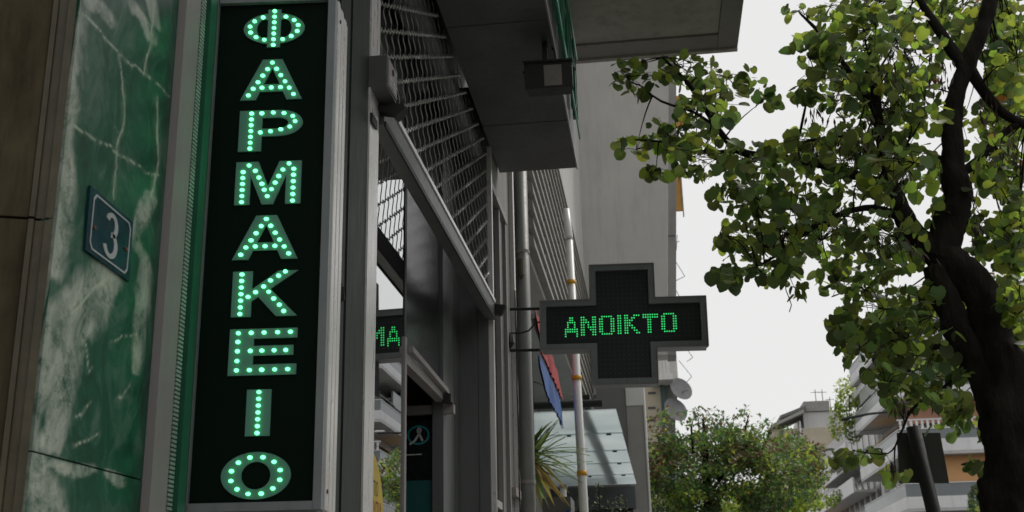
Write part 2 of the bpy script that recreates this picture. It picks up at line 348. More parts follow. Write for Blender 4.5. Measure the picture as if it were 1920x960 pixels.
def marble_panel(y0,y1,z0,z1,ny,nz):
    ys = np.linspace(y0,y1,ny); zs = np.linspace(z0,z1,nz); Y,Z = np.meshgrid(ys,zs)
    P = np.stack([Y.ravel(),Z.ravel()],1)
    wob = np.array([noise.fractal(Vector((p[0]*14,p[1]*9,3)),.9,2.1,5) for p in P])
    wob2 = np.array([noise.fractal(Vector((p[0]*14,p[1]*9,11)),.9,2.1,5) for p in P])
    S = np.array([1/2.4,1.0])/.00082
    wf = np.array([[noise.fractal(Vector((p[0]*60,p[1]*30,k)),.8,2.2,4) for k in (5,8)] for p in P])
    Q = (P+np.stack([wob,wob2],1)*np.array([.009,.006])+wf*np.array([.0026,.0018]))*S
    def field(lines, soft):
        o = np.zeros(len(P))
        for pts,wd in lines:
            L_ = poly3(smooth_line(pts,4))*S
            for a,b in zip(L_[:-1],L_[1:]):
                ab = b-a; t = np.clip(((Q-a)@ab)/(ab@ab),0,1); d = np.linalg.norm(Q-a-t[:,None]*ab,axis=1)
                ww = wd*(1+.5*wob2)
                o = np.maximum(o, np.clip((ww-d)/(ww*soft),0,1))
        return o
    v = field([(p,wd*.52) for p,wd in VEINS],.9)*(.7+.35*np.clip(wf[:,0]+.3,-.4,1)); v = np.maximum(v, .35*field([(p,wd*1.9) for p,wd in VEINS],1.0)*np.clip(.5+wf[:,1],0,1)); c = field([(p,wd*1.1) for p,wd in CLOUDS],.42)
    me = bpy.data.meshes.new('marble_panel'); idx = np.arange(ny*nz).reshape(nz,ny)
    fc = np.stack([idx[:-1,:-1],idx[:-1,1:],idx[1:,1:],idx[1:,:-1]],-1).reshape(-1,4)
    org = Vector((A-.01,(y0+y1)/2,(z0+z1)/2))
    verts = [(.01,p[0]-org.y,p[1]-org.z) for p in P]; n0 = len(verts)
    verts += [(-.015,y-org.y,z-org.z) for y,z in ((y0,z0),(y1,z0),(y1,z1),(y0,z1))]
    cr = [idx[0,0],idx[0,-1],idx[-1,-1],idx[-1,0]]
    edge = [list(idx[0,:]),list(idx[:,-1]),list(idx[-1,::-1]),list(idx[::-1,0])]
    faces = [tuple(int(i) for i in q) for q in fc]
    for k in range(4): faces.append(tuple(int(i) for i in edge[k][::-1])+(n0+k,n0+(k+1)%4))
    faces.append((n0+3,n0+2,n0+1,n0))
    me.from_pydata(verts,[],faces); me.materials.append(m_marble)
    for nm,arr in (('vein',v),('cloud',c)):
        at_ = me.attributes.new(nm,'FLOAT','POINT'); at_.data.foreach_set('value', np.concatenate([arr,np.zeros(4)]).astype('f'))
    o = bpy.data.objects.new('marble_panel',me); col.objects.link(o); o.parent = pb; o.location = org-ORG[pb.name]; ORG[o.name]=org
marble_panel(1.486,1.838,1.788,3.35,100,380)
marble_panel(1.486,1.838,.9,1.7855,60,220)
# aluminium reveal profiles between the marble and the sign
fr = MB().box(-.93,-.835,1.8405,1.906,.2,3.9)
obj('window_frame', fr, m_alu, pb)
bd = MB(); bd.box(-.93,-.842,1.9065,1.914,.2,3.9)
z = 1.3
while z < 3.3: bd.box(-.86,-.836,1.9145,1.935,z,z+.0048); z += .0078
bd.box(-.9,-.846,1.9145,1.937,.2,3.9)
obj('ribbed_bead', bd, mat('bead_metal',(.34,.42,.37),.4,.2), pb)
obj('frame_groove', MB().box(-.93,-.862,1.9375,1.985,.2,3.9), m_alud, pb)
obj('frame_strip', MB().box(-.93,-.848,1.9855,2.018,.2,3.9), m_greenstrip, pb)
obj('frame_edge', MB().box(-.93,-.852,2.0185,2.05,.2,3.9), m_alud, pb)
obj('window_pane', MB().box(-.90,-.892,2.0505,2.75,.2,3.9), m_shade, pb)
for y0,y1,x,mm in ((2.75,2.90,-.853,m_alud),(2.901,2.965,-.868,m_alud),(2.966,3.075,-.855,m_alud),(3.076,3.088,-.885,m_blackp),(3.089,3.30,-.852,m_alud),(3.3005,3.355,-.846,m_aluw),(3.3555,3.36,-.86,m_blackp),(3.3605,3.43,-.848,m_aluw)):
    obj('frame_post', MB().box(-1.12,x,y0,y1,.1,4.215), mm, pb)
# small fittings on the post
obj('frame_clamp', MB().box(-.846,-.838,3.30,3.37,3.10,3.13), m_alud, pb)
cl = MB().tube([(-.845,2.93,2.42),(-.825,2.94,2.44),(-.83,2.97,2.41),(-.84,2.96,2.40)],.008,6); cl.smooth=True; obj('cable_knot', cl, m_blackp, pb)
# recessed shop glass, door and panels
G = -1.03
obj('shop_window', MB().box(G-.008,G,3.43,4.66,.25,4.2), m_shopglass, pb)
obj('window_post', MB().box(G-.05,G+.008,4.662,4.70,.1,2.72), m_alu, pb)
obj('window_post', MB().box(G-.05,G+.004,4.662,4.70,2.722,4.2), m_alud, pb)
obj('transom_glass', MB().box(G-.03,G-.022,4.70,5.60,2.66,4.2), m_shade, pb)
obj('transom_bar', MB().box(G-.04,G+.006,4.702,5.62,2.61,2.655), m_alu, pb)
obj('jamb_panel', MB().box(G-.06,G-.004,5.622,5.95,.1,4.2), m_panel, pb)
obj('jamb_panel', MB().box(G-.06,G-.002,5.956,6.11,.1,4.2), m_panel, pb)
obj('jamb_panel', MB().box(G-.06,-.93,6.112,6.135,.1,4.2), m_panel, pb)
obj('jamb_panel', MB().box(-.927,-.868,6.112,6.135,.1,4.2), m_panel, pb)
obj('guide_rail', MB().box(-.90,-.842,6.14,6.175,.1,4.215), m_aluw, pb)
# inner door leaf, standing open across the doorway
dl = thing('open_shop_door', 'open glass shop door covered with black and teal poster inside the doorway', 'door', (-1.06,5.66,0))
obj('door_leaf', MB().box(-1.75,-1.062,5.655,5.675,.1,2.53), m_poster, dl)
obj('top_rail', MB().box(-1.75,-.985,5.64,5.69,2.556,2.60), m_alu, dl)
obj('teal_poster', MB().box(-1.75,-1.066,5.648,5.652,.3,2.225), m_teal, dl)
obj('print_line', MB().box(-1.5,-1.15,5.650,5.6535,2.352,2.357), m_ribbon, dl)
ring = MB(); C_ = (-1.168,2.452); ro=[]; ri=[]
for k in range(36):
    a=2*math.pi*k/36; ro.append((C_[0]+.058*math.cos(a),C_[1]+.049*math.sin(a))); ri.append((C_[0]+.048*math.cos(a),C_[1]+.040*math.sin(a)))
ring.prism(ro,[ri],lambda u,v,d:(u,d,v),(5.6505,5.654))
rg = obj('ring_logo', ring, m_ring, dl)
rb = MB()
for pts in ([(-.045,-.045),(-.02,-.03),(.0,.0),(.012,.022),(.01,.033),(.0,.034),(-.004,.02)],[(-.004,.02),(.01,-.005),(.022,-.03)]):
    for a,b in zip(pts[:-1],pts[1:]):
        a=Vector((C_[0]+a[0],0,C_[1]+a[1])); b=Vector((C_[0]+b[0],0,C_[1]+b[1])); d=(b-a).normalized(); n=Vector((-d.z,0,d.x))*.005
        rb.hexa([(a.x+n.x,5.6535,a.z+n.z),(b.x+n.x,5.6535,b.z+n.z),(b.x-n.x,5.6535,b.z-n.z),(a.x-n.x,5.6535,a.z-n.z)],[(a.x+n.x,5.6495,a.z+n.z),(b.x+n.x,5.6495,b.z+n.z),(b.x-n.x,5.6495,b.z-n.z),(a.x-n.x,5.6495,a.z-n.z)])
obj('ribbon_mark', rb, m_ribbon, rg)
cls = MB().box(-1.03,-.985,5.56,5.638,2.60,2.64); obj('door_closer', cls, m_blackp, dl)
ca = MB(); ca.hexa([(-1.02,4.72,2.665),(-1.0,4.72,2.665),(-1.0,5.6,2.645),(-1.02,5.6,2.645)],[(-1.02,4.72,2.69),(-1.0,4.72,2.69),(-1.0,5.6,2.668),(-1.02,5.6,2.668)]); obj('closer_arm', ca, m_alu, dl)
# next bay after the roller shutter
obj('lintel_frame', MB().hexa([(-.90,6.176,3.98),(-.845,6.176,3.98),(-.845,6.86,3.98),(-.90,6.86,3.98)],[(-.90,6.176,4.02),(-.845,6.176,4.02),(-.845,6.86,4.02),(-.90,6.86,4.02)]), m_alu, pb)
obj('stucco_panel', MB().box(-.90,-.858,6.177,7.0,4.022,4.6), m_conc, pb)
obj('bay_window', MB().box(-.90,-.885,6.18,6.56,.1,3.978), m_shade, pb)
obj('bay_mullion', MB().box(-.903,-.856,6.562,6.60,.1,3.978), m_alu, pb)
obj('bay_panel', MB().box(-.903,-.872,6.602,6.84,.1,3.978), m_panel, pb)
obj('bay_mullion', MB().box(-.903,-.852,6.842,6.88,.1,3.977), m_alu, pb)
obj('bay_transom', MB().box(-.885,-.865,6.185,6.56,2.15,2.19), m_aluw, pb)
obj('bay_pier', MB().box(-.903,-.864,6.882,7.14,.1,4.6), m_walld, pb)
obj('corner_trim', MB().box(-.903,-.835,7.14,7.20,.1,4.6), m_aluw, pb)
obj('trim_bracket', MB().box(-.864,-.832,6.95,7.21,2.27,2.32), m_alu, pb)
# canopy box (fascia) and balcony slab
sf = MB().box(-.848,-.366,1.6,6.575,4.22,4.232); sf.box(-.848,-.372,1.6,6.57,4.234,5.05)
cb = obj('canopy_box', sf, m_soffit, pb)
obj('canopy_trim', MB().box(-.366,-.3585,1.6,6.582,4.212,4.245), m_alu, cb)
bs = MB().box(-1.1,.575,1.2,6.66,5.12,5.3); 
bs.box(-1.1,.708,6.841,6.88,5.09,5.3); 
bal = obj('balcony_slab', bs, m_concd, pb)
obj('slab_border', MB().box(-1.1,.574,6.662,6.84,5.106,5.3).box(.577,.708,1.2,6.84,5.105,5.3), m_conc, bal)
bp = MB().box(.60,.70,1.2,6.7,5.302,6.3); bp.box(-1.1,.598,6.6,6.7,5.302,6.3); obj('parapet', bp, m_conc, bal)
for k in range(1,4): obj('balcony_slab', MB().box(-1.1,.7,1.2,6.8,5.1+3.1*k,5.3+3.1*k), m_conc, pb)

for y_ in (3.55,4.72,5.86): obj('sheet_joint', MB().box(-.846,-.368,y_,y_+.006,4.217,4.2195), m_bar, cb)
# green letters standing on the canopy front, seen edge-on
cs = thing('canopy_letters', 'green raised lettering on street side of dark canopy, seen edge on', 'shop sign', (-.36,5.3,4.3))
yy = 6.30
for k in range(6):
    q = MB(); w0=.20; y1=yy; y0=yy-w0
    q.box(-.3575,-.325,y0,y0+.05,4.42,4.86)
    if k%2==0: q.box(-.3575,-.325,y0+.051,y1-.05,4.81,4.86); q.box(-.3575,-.325,y1-.049,y1,4.42,4.86)
    else: q.box(-.3575,-.325,y0+.051,y1,4.62,4.67)
    obj('letter', q, m_green, cs); yy -= .29
tb = MB(); tb.tube([(-.33,6.45,4.36),(-.325,3.5,4.36)],.006,6); tb.tube([(-.33,6.45,4.9),(-.325,3.5,4.9)],.006,6); obj('neon_tube', tb, mat('green_tube',(.05,.4,.25),.2), cs)

# ------------------------------------------------------------------ house number plate
pl = thing('house_number_plate', 'blue enamel house number plate with a pale 3 on the green marble', 'number plate', (A,1.645,2.155))
obj('plate', MB().hexa([(A+.0005,1.569,2.107),(A+.004,1.569,2.106),(A+.004,1.724,2.100),(A+.0005,1.724,2.100)],[(A+.0005,1.567,2.211),(A+.004,1.567,2.211),(A+.004,1.719,2.203),(A+.0005,1.719,2.203)]), m_blue, pl)
def pq(u,v): # u 0..1 along Y, v 0..1 up
    return (1.568+.154*u, 2.1065-.0065*u + (.1045-.002*u)*v)
bo = [(.12,.06),(.88,.06),(.93,.15),(.93,.85),(.88,.94),(.12,.94),(.07,.85),(.07,.15)]
bi = [(.5+(u-.5)*.955,.5+(v-.5)*.935) for u,v in bo]
obj('border_line', MB().prism([pq(*p) for p in bo],[[pq(*p) for p in bi]],lambda u,v,d:(d,u,v),(A+.0043,A+.0052)), m_num, pl)
def arc(cx,cy,r,a0,a1,n): return [(cx+r[0]*math.cos(R(a0+(a1-a0)*k/n)),cy+r[1]*math.sin(R(a0+(a1-a0)*k/n))) for k in range(n+1)]
ctr = arc(.5,.655,(.105,.165),160,-80,12)+arc(.5,.345,(.125,.185),80,-165,14)
three = MB()
def thick(mb, pts, h, fr_, d):
    pts=[Vector(p) for p in pts]; Ls=[];Rs=[]
    for i,p in enumerate(pts):
        t=(pts[min(i+1,len(pts)-1)]-pts[max(i-1,0)]).normalized(); n=Vector((-t.y,t.x)); Ls.append(p+n*h); Rs.append(p-n*h)
    for i in range(len(pts)-1):
        q=[Ls[i],Ls[i+1],Rs[i+1],Rs[i]]
        mb.hexa([fr_(a.x,a.y,d[1]) for a in q],[fr_(a.x,a.y,d[0]) for a in q])
def pf(u,v,d): y,z=pq(.5+(u-.5)/1.0,v); return (d,y,z)
cm = [(u,v) for u,v in ctr]
thick(three,[(.5+(u-.5)*1.0,v) for u,v in cm],.036,pf,(A+.0054,A+.0041))
obj('numeral', three, m_num, pl)
for u,v in ((.14,.42),(.86,.47)):
    y,z=pq(u,v); q=MB().tube([(A+.0041,y,z),(A+.0065,y,z)],.0035,8); obj('screw', q, m_rust, pl)

# ------------------------------------------------------------------ vertical pharmacy sign
SY = 2.042; SYAW = R(5.4)
p0 = at(356,945,1,SY); ux = Vector((math.cos(SYAW),math.sin(SYAW),0)); nn = Vector((ux.y,-ux.x,0))
sx0 = at(413,12,1,SY); S0 = Vector(((p0.x+sx0.x)/2, SY, p0.z)); Hs = sx0.z-p0.z
def spx(x,y):
    d = RT*((x-960)/F)+UP*((480-y)/F)+FW; t = (S0-EYE).dot(nn)/d.dot(nn); p = EYE+d*t-S0
    return (p.dot(ux), p.z)
Ws = (spx(617,7)[0]+spx(588,942)[0])/2
vs = thing('vertical_sign', 'tall narrow black LED sign reading ΦΑΡΜΑΚΕΙΟ in green letters beside the marble wall', 'pharmacy sign', S0, (0,0,SYAW), local=True)
LB, RB, BB, TB, DP = .010, .016, .016, .012, .105
obj('panel', MB().box(0,Ws,0,.02,0,Hs), m_black, vs)
g_ = .0006
obj('frame_profile', MB().box(-LB,-g_,-.012,DP,-BB,Hs+TB), m_crossframe, vs)
obj('frame_profile', MB().box(Ws+g_,Ws+RB,-.012,.012,-BB,Hs+TB), m_crossframe, vs)
obj('frame_profile', MB().box(0,Ws,-.011,DP,-BB,-g_), m_crossframe, vs)
obj('frame_profile', MB().box(0,Ws,-.011,DP,Hs+g_,Hs+TB), m_crossframe, vs)
sd_ = MB().box(Ws+g_,Ws+RB-.003,.0125,DP+.03,-BB,Hs+TB)
for k in range(6):
    y0 = .014+k*.0195; sd_.box(Ws+RB-.004,Ws+RB+(.001 if k%2 else .0025),y0,y0+.0165,-BB+.001,Hs+TB-.001)
obj('side_casing', sd_, m_aluw, vs)
obj('back_casing', MB().box(0,Ws,.0205,DP,0,Hs), m_alud, vs)
for z_ in (.02,Hs-.03):
    obj('screw', MB().tube([(Ws+RB+.002,.03,z_),(Ws+RB+.0045,.03,z_)],.004,8), m_alud, vs)
for k in range(3):
    obj('top_hanger', MB().tube([(.04+k*.075,.03,Hs+TB),(.04+k*.075,.03,Hs+TB+.12)],.005,6), m_alud, vs)
def rect(a,b,c,d): return [(a,b),(c,b),(c,d),(a,d)]
def ell(cx,cy,rx,ry,n=32,a0=0): return [(cx+rx*math.cos(2*math.pi*k/n+a0),cy+ry*math.sin(2*math.pi*k/n+a0)) for k in range(n)]
def lin(a,b,n,e=True): return [(a[0]+(b[0]-a[0])*k/(n-1),a[1]+(b[1]-a[1])*k/(n-1)) for k in range(n if e else n-1)]
Aout=[(0,0),(.34,1),(.66,1),(1,0),(.75,0),(.685,.2),(.315,.2),(.25,0)]; Ahole=[(.37,.38),(.63,.38),(.5,.78)]
Aled=[(.5,.91)]+[(.5-.365*t,.91-.80*t) for t in (.2,.4,.6,.8,1)]+[(.5+.365*t,.91-.80*t) for t in (.2,.4,.6,.8,1)]+[(.35,.29),(.5,.29),(.65,.29)]
Parc=[(.62+.38*math.cos(R(a)),.68+.32*math.sin(R(a))) for a in range(90,-91,-12)]
Pin=[(.60+.17*math.cos(R(a)),.68+.135*math.sin(R(a))) for a in range(90,-91,-15)]
LET = {
 'Φ': ([ (ell(.5,.5,.5,.41,40),[ell(.345,.5,.13,.25,16),ell(.655,.5,.13,.25,16)]), (rect(.395,0,.605,1),[]) ],
       [(.5,.05+.9*k/6) for k in range(7)]+[(.5+s*.4*math.cos(R(a)),.5+.33*math.sin(R(a))) for s in (-1,1) for a in (62,36,10,-18,-44,-68)]),
 'Α': ([(Aout,[Ahole])],Aled),
 'Ρ': ([([(0,0),(0,1)]+[(.62,1)]+Parc[1:]+[(.36,.36),(.36,0)],[[(.36,.815)]+Pin+[(.36,.545)]])],
       lin((.19,.06),(.19,.92),7)+[(.35,.92),(.53,.93),(.70,.91),(.84,.83),(.88,.70),(.80,.57),(.66,.51),(.50,.47),(.34,.45)]),
 'Μ': ([([(0,0),(0,1),(.34,1),(.5,.42),(.66,1),(1,1),(1,0),(.77,0),(.77,.66),(.585,0),(.415,0),(.23,.66),(.23,0)],[])],
       lin((.115,.06),(.115,.76),6)+[(.2,.91)]+[(.30,.78),(.36,.62),(.41,.47),(.45,.33),(.5,.18),(.56,.34),(.61,.49),(.66,.64),(.72,.79)]+[(.81,.93),(.885,.80)]+lin((.885,.06),(.885,.66),5)),
 'Κ': ([([(0,0),(0,1),(.30,1),(.30,.60),(.70,1),(1,1),(.58,.60),(1,0),(.68,0),(.40,.43),(.30,.33),(.30,0)],[])],
       lin((.14,.06),(.14,.93),7)+[(.25,.43),(.36,.53),(.48,.65),(.58,.78),(.70,.88),(.80,.97),(.56,.53),(.64,.38),(.73,.24),(.80,.1)]),
 'Ε': ([([(0,0),(0,1),(1,1),(1,.79),(.36,.79),(.36,.63),(.95,.63),(.95,.42),(.36,.42),(.36,.23),(1,.23),(1,0)],[])],
       [(x,.91) for x in (.13,.32,.51,.71,.90)]+[(x,.11) for x in (.13,.32,.50,.69,.88)]+[(x,.52) for x in (.13,.32,.49,.67,.84)]+[(.13,.72),(.13,.31)]),
 'Ι': ([(rect(0,0,1,1),[])],lin((.5,.06),(.5,.94),7)),
 'Ο': ([(ell(.5,.5,.5,.5,44),[ell(.5,.5,.21,.29,28)])],ell(.5,.5,.36,.395,12,.26)),
}
BX = [('Φ',(458,20,572,90)),('Α',(453,113,568,188)),('Ρ',(449,208,568,284)),('Μ',(442,304,565,384)),('Α',(438,405,560,487)),('Κ',(436,509,559,594)),('Ε',(430,617,557,704)),('Ι',(462,731,508,818)),('Ο',(415,848,546,937))]
lens = MB()
for k in range(10):
    pass
rings=[(.0,.0047),(.0022,.0045),(.0042,.0032)]
for d,rr in rings: lens.v += [Vector((rr*math.cos(2*math.pi*k/10),-d,rr*math.sin(2*math.pi*k/10))) for k in range(10)]
lens.v.append(Vector((0,-.005,0)))
for i in range(2):
    for k in range(10): lens.f.append((i*10+k,i*10+(k+1)%10,(i+1)*10+(k+1)%10,(i+1)*10+k)); lens.m.append(0)
for k in range(10): lens.f.append((20+k,20+(k+1)%10,30)); lens.m.append(0)
lens.smooth=True
led0=None
for ch,(x0,y0,x1,y1) in BX:
    a=spx(x0,y1); b=spx(x1,y0); sh=(spx(x0,y0)[0]-a[0])*.5   # near-upright glyph box
    u0=(a[0]+spx(x0,y0)[0])/2 if ch!='x' else a[0]; u1=(b[0]+spx(x1,y1)[0])/2; v0=(a[1]+spx(x1,y1)[1])/2; v1=(b[1]+spx(x0,y0)[1])/2
    def f_(u,v,d): return (u0+(u1-u0)*u, d, v0+(v1-v0)*v)
    q=MB()
    for i,(o_,hs) in enumerate(LET[ch][0]): q.prism(o_,hs,f_,(-.004-.0006*i,-.0004))
    lo_=obj('letter',q,m_letter,vs)
    for (u,v) in LET[ch][1]:
        p=Vector(f_(u,v,-.0047))
        if led0 is None: led0=obj('led',lens,m_led,lo_); led0.location=p+Vector((0,-.0025,0))-ORG[lo_.name]; led0.scale=(.98,1,.8)
        else: link_copy(led0,lo_,p+Vector((0,-.0025,0))-ORG[lo_.name],scale=tuple(k_*random.uniform(.94,1.06) for k_ in (.98,1.0,.80)))

# ------------------------------------------------------------------ roller shutter grille
rs = thing('roller_shutter', 'half raised steel roller grille of wavy links above the shop entrance', 'roller shutter', (A-.03,4.85,3.2))
obj('bottom_bar', MB().hexa([(-.885,3.45,3.153),(-.835,3.45,3.153),(-.835,6.14,3.160),(-.885,6.14,3.160)],[(-.885,3.45,3.262),(-.835,3.45,3.262),(-.835,6.14,3.272),(-.885,6.14,3.272)]), m_bar, rs)
obj('bar_lip', MB().hexa([(-.8345,3.45,3.250),(-.829,3.45,3.250),(-.829,6.14,3.258),(-.8345,6.14,3.258)],[(-.8345,3.45,3.268),(-.829,3.45,3.268),(-.829,6.14,3.277),(-.8345,6.14,3.277)]), m_aluw, rs)
obj('bar_lip', MB().hexa([(-.8345,3.45,3.146),(-.8275,3.45,3.146),(-.8275,6.14,3.152),(-.8345,6.14,3.152)],[(-.8345,3.45,3.166),(-.8275,3.45,3.166),(-.8275,6.14,3.174),(-.8345,6.14,3.174)]), m_alud, rs)
ec=[at(712,200,1,3.43),at(758,199,1,3.43),at(763,206,1,3.43),at(744,223,1,3.43),at(736,214,1,3.43),at(712,211,1,3.43)]
obj('end_cap', MB().prism([(p.x,p.z) for p in ec],[],lambda u,v,d:(u,d,v),(3.41,3.46)), m_blackp, rs)
obj('end_cap', MB().hexa([(-.86,6.15,3.20),(-.80,6.15,3.19),(-.80,6.19,3.19),(-.86,6.19,3.20)],[(-.86,6.142,3.255),(-.775,6.142,3.245),(-.775,6.20,3.245),(-.86,6.20,3.255)]), m_blackp, rs)
SL=.52; zlo,zhi=3.275,4.215
for k in range(-14,10):
    c0=3.30+.105*k; q=MB(); pts=[]; y=3.44; j=0
    while y<6.12:
        z=c0+SL*(y-3.44)
        if zlo<z<zhi: pts.append((-.865+(.004 if j%4<2 else -.004),y,z+(.0075 if j%2 else -.0075)+random.uniform(-.002,.002)))
        y+=.0125; j+=1
    if len(pts)>3: q.tube(pts,.0030,4); obj('grille_rod', q, m_galv, rs)
lk=MB()
for k in range(-14,10):
    c0=3.30+.105*k; y=3.46+(.047 if k%2 else 0)
    while y<6.1:
        z0=c0+SL*(y-3.44); a=random.uniform(-.006,.006)
        if z0>zlo-.1 and z0<zhi:
            pts=[(-.865+.004*math.sin(t*6.28),y+a+.0075*math.sin(t*6.28)+.012*(t-.5),z0+.105*t) for t in (0,.15,.3,.45,.6,.75,.9,1)]
            pts=[p for p in pts if zlo-.01<p[2]<zhi]
            if len(pts)>1: lk.tube(pts,.0026,4)
        y+=.096
obj('grille_links', lk, m_link, rs, kind='stuff')
obj('shutter_shaft', MB().tube([(-.95,3.44,4.16),(-.95,6.11,4.16)],.07,14), m_bar, rs)

# alarm box on the post
ab = thing('alarm_box', 'small grey wall box with louvred side above the grille end cap', 'alarm box', (A,3.4,3.31))
obj('case', MB().hexa([(-.852,3.30,3.222),(-.792,3.30,3.222),(-.792,3.44,3.222),(-.852,3.44,3.222)],[(-.852,3.30,3.335),(-.792,3.30,3.335),(-.792,3.44,3.335),(-.852,3.44,3.335)]), m_bar, ab)
obj('side_cover', MB().box(-.7915,-.788,3.312,3.43,3.23,3.328), m_alu, ab)
for k in range(3): obj('louvre', MB().box(-.7875,-.785,3.322,3.42,3.238+.012*k,3.244+.012*k), m_aluw, ab)
obj('badge', MB().tube([(-.7877,3.37,3.302),(-.785,3.37,3.302)],.011,10), m_alud, ab)

# floodlight hung from the canopy edge
fl = thing('floodlight', 'black rectangular floodlight hanging from the dark canopy edge', 'floodlight', (-.40,4.95,4.22))
FY=4.9
c0=at(984,150,1,FY); c1=at(1074,150,1,FY); zt=at(1030,115,1,FY).z; zb=at(1030,164,1,FY).z; xm=(c0.x+c1.x)/2; hw=(c1.x-c0.x)/2
fb=MB().hexa([(xm-hw,FY,zb),(xm+hw,FY,zb-.004),(xm+hw*.9,FY+.11,zb+.01),(xm-hw*.9,FY+.11,zb+.01)],[(xm-hw,FY-.03,zt-.012),(xm+hw,FY-.03,zt-.016),(xm+hw*.9,FY+.11,zt),(xm-hw*.9,FY+.11,zt)])
obj('housing', fb, m_blackp, fl)
obj('visor', MB().hexa([(xm-hw-.004,FY-.045,zt-.020),(xm+hw+.004,FY-.045,zt-.024),(xm+hw,FY+.02,zt-.004),(xm-hw,FY+.02,zt)],[(xm-hw-.004,FY-.045,zt-.010),(xm+hw+.004,FY-.045,zt-.014),(xm+hw,FY+.02,zt+.006),(xm-hw,FY+.02,zt+.01)]), m_blackp, fl)
gx0=at(1021,150,1,FY).x; gx1=at(1054,150,1,FY).x
obj('lens', MB().hexa([(gx0,FY-.006,zb+.008),(gx1,FY-.006,zb+.007),(gx1,FY+.01,zb+.01),(gx0,FY+.01,zb+.01)],[(gx0,FY-.033,zt-.035),(gx1,FY-.033,zt-.037),(gx1,FY-.01,zt-.035),(gx0,FY-.01,zt-.035)]), mat('floodlight_lens',(.22,.22,.19),.3,var=.1), fl)
for sx in (-1,1): obj('side_bolt', MB().tube([(xm+sx*hw,FY+.03,zt-.035),(xm+sx*(hw+.012),FY+.03,zt-.035)],.008,8), m_blackp, fl)
bx_=at(1022,100,1,FY+.05).x
obj('bracket', MB().box(bx_-.012,bx_+.012,FY+.03,FY+.06,zt+.002,4.219), m_blackp, fl)
cb_=MB().tube([(bx_+.02,FY+.09,zt),(bx_+.05,FY+.1,zt+.03),(bx_+.045,FY+.1,4.2),(bx_+.03,FY+.1,4.219)],.004,6); obj('cable',cb_,m_blackp,fl)

# ------------------------------------------------------------------ LED cross
CY=7.0; cc=at(1168.5,611.5,1,CY)
cr = thing('pharmacy_cross', 'dark LED cross sign reading ΑΝΟΙΚΤΟ in green, hung out on wall brackets', 'pharmacy sign', cc, (0,R(1.1),R(1.0)), local=True)
def crossp(W,Hh,vw,ah): return [(-W,-ah),(-vw,-ah),(-vw,-Hh),(vw,-Hh),(vw,-ah),(W,-ah),(W,ah),(vw,ah),(vw,Hh),(-vw,Hh),(-vw,ah),(-W,ah)]
o_=crossp(.518,.385,.203,.160); i_=crossp(.480,.347,.165,.122); fx=lambda u,v,d:(u,d,v)
obj('frame', MB().prism(o_,[i_],fx,(-.075,-.035)), m_crossframe, cr)
obj('case', MB().prism(crossp(.512,.379,.197,.154),[],fx,(-.0345,.075)), m_crossframe, cr)
obj('display_face', MB().prism(crossp(.4795,.3465,.1645,.1215),[],fx,(-.048,-.0348)), m_crossface, cr)
bev=MB()
n=len(o_)
for i in range(n):
    a,b=o_[i],o_[(i+1)%n]; c,d=i_[(i+1)%n],i_[i]
    s=lambda p,k:(p[0]*1,p[1]*1)
    bev.face([(a[0],-.0755,a[1]),(b[0],-.0755,b[1]),(c[0]*1.0,-.062,c[1]),(d[0],-.062,d[1])])
rim=MB()
for i in range(n):
    a,b=o_[i],o_[(i+1)%n]
    rim.tube([(a[0],-.079,a[1]),(b[0],-.079,b[1])],.004,6)
obj('rim_bead', rim, m_alu, cr)
od=MB()
def dot(mb,x,z,y,r,n=6): mb.face([(x+r*math.cos(2*math.pi*k/n),y,z+r*math.sin(2*math.pi*k/n)) for k in range(n)])
px_=.0296
for i in range(-16,17):
    for j in range(-12,13):
        x=i*px_*.98; z=j*px_*.95
        if (abs(x)<.47 and abs(z)<.112) or (abs(x)<.155 and abs(z)<.338):
            if abs(z)<.066 and -.37<x<.345: continue
            dot(od,x,z,-.0492,.0036)
obj('unlit_dots', od, m_ledoff, cr, kind='stuff', fix=False)
FONT={'A':["..XX..","..XX..",".XXXX.",".X..X.",".X..X.","XXXXXX","XXXXXX","X....X","X....X"],
'N':["XX...XX","XXX..XX","XXXX.XX","XX.X.XX","XX.XXXX","XX..XXX","XX...XX","XX...XX"],
'O':[".XXXXX.","XX...XX","XX...XX","XX...XX","XX...XX","XX...XX","XX...XX",".XXXXX."],
'I':["XX","XX","XX","XX","XX","XX","XX","XX"],
'K':["XX..XXX","XX.XX..","XXXX...","XXX....","XXXX...","XX.XX..","XX..XX.","XX...XX"],
'T':["XXXXXXX","XXXXXXX","..XX...","..XX...","..XX...","..XX...","..XX...","..XX..."]}
ld=MB(); word='ANOIKTO'; tot=sum(len(FONT[c][0])+1 for c in word)-1
x0=-.360; x1=.328; st_=(x1-x0)/(tot-1); cx=x0
for ch in word:
    g=FONT[ch]; h=len(g)
    for r_,row in enumerate(g):
        for c_,v in enumerate(row):
            if v=='X':
                zz=.055-.112*(r_/(h-1))
                if ch=='A' : zz=.055-.118*(r_/(h-1))
                dot(ld,cx+c_*st_,zz+.006*(cx/.36),-.0502,.0049)
    cx+=(len(g[0])+1)*st_
obj('lit_letters', ld, m_led2, cr, kind='stuff', fix=False)
for z in (.135,-.135):
    q=MB().tube([(-.505,.02,z),(-.72,.02,z+.002)],.010,8); obj('bracket', q, m_alud, cr)
cbm=MB().tube([(-.51,.05,.06),(-.56,.05,.05),(-.60,.05,.0),(-.66,.05,-.015),(-.73,.06,-.01),(-.735,.06,-.08)],.006,6); cbm.smooth=True; obj('cable', cbm, m_blackp, cr)
jb=MB().tube([(-.72,.05,-.03),(-.715,.03,-.08),(-.725,.05,-.11)],[.02,.026,.012],7); obj('cable_knot', jb, m_blackp, cr)

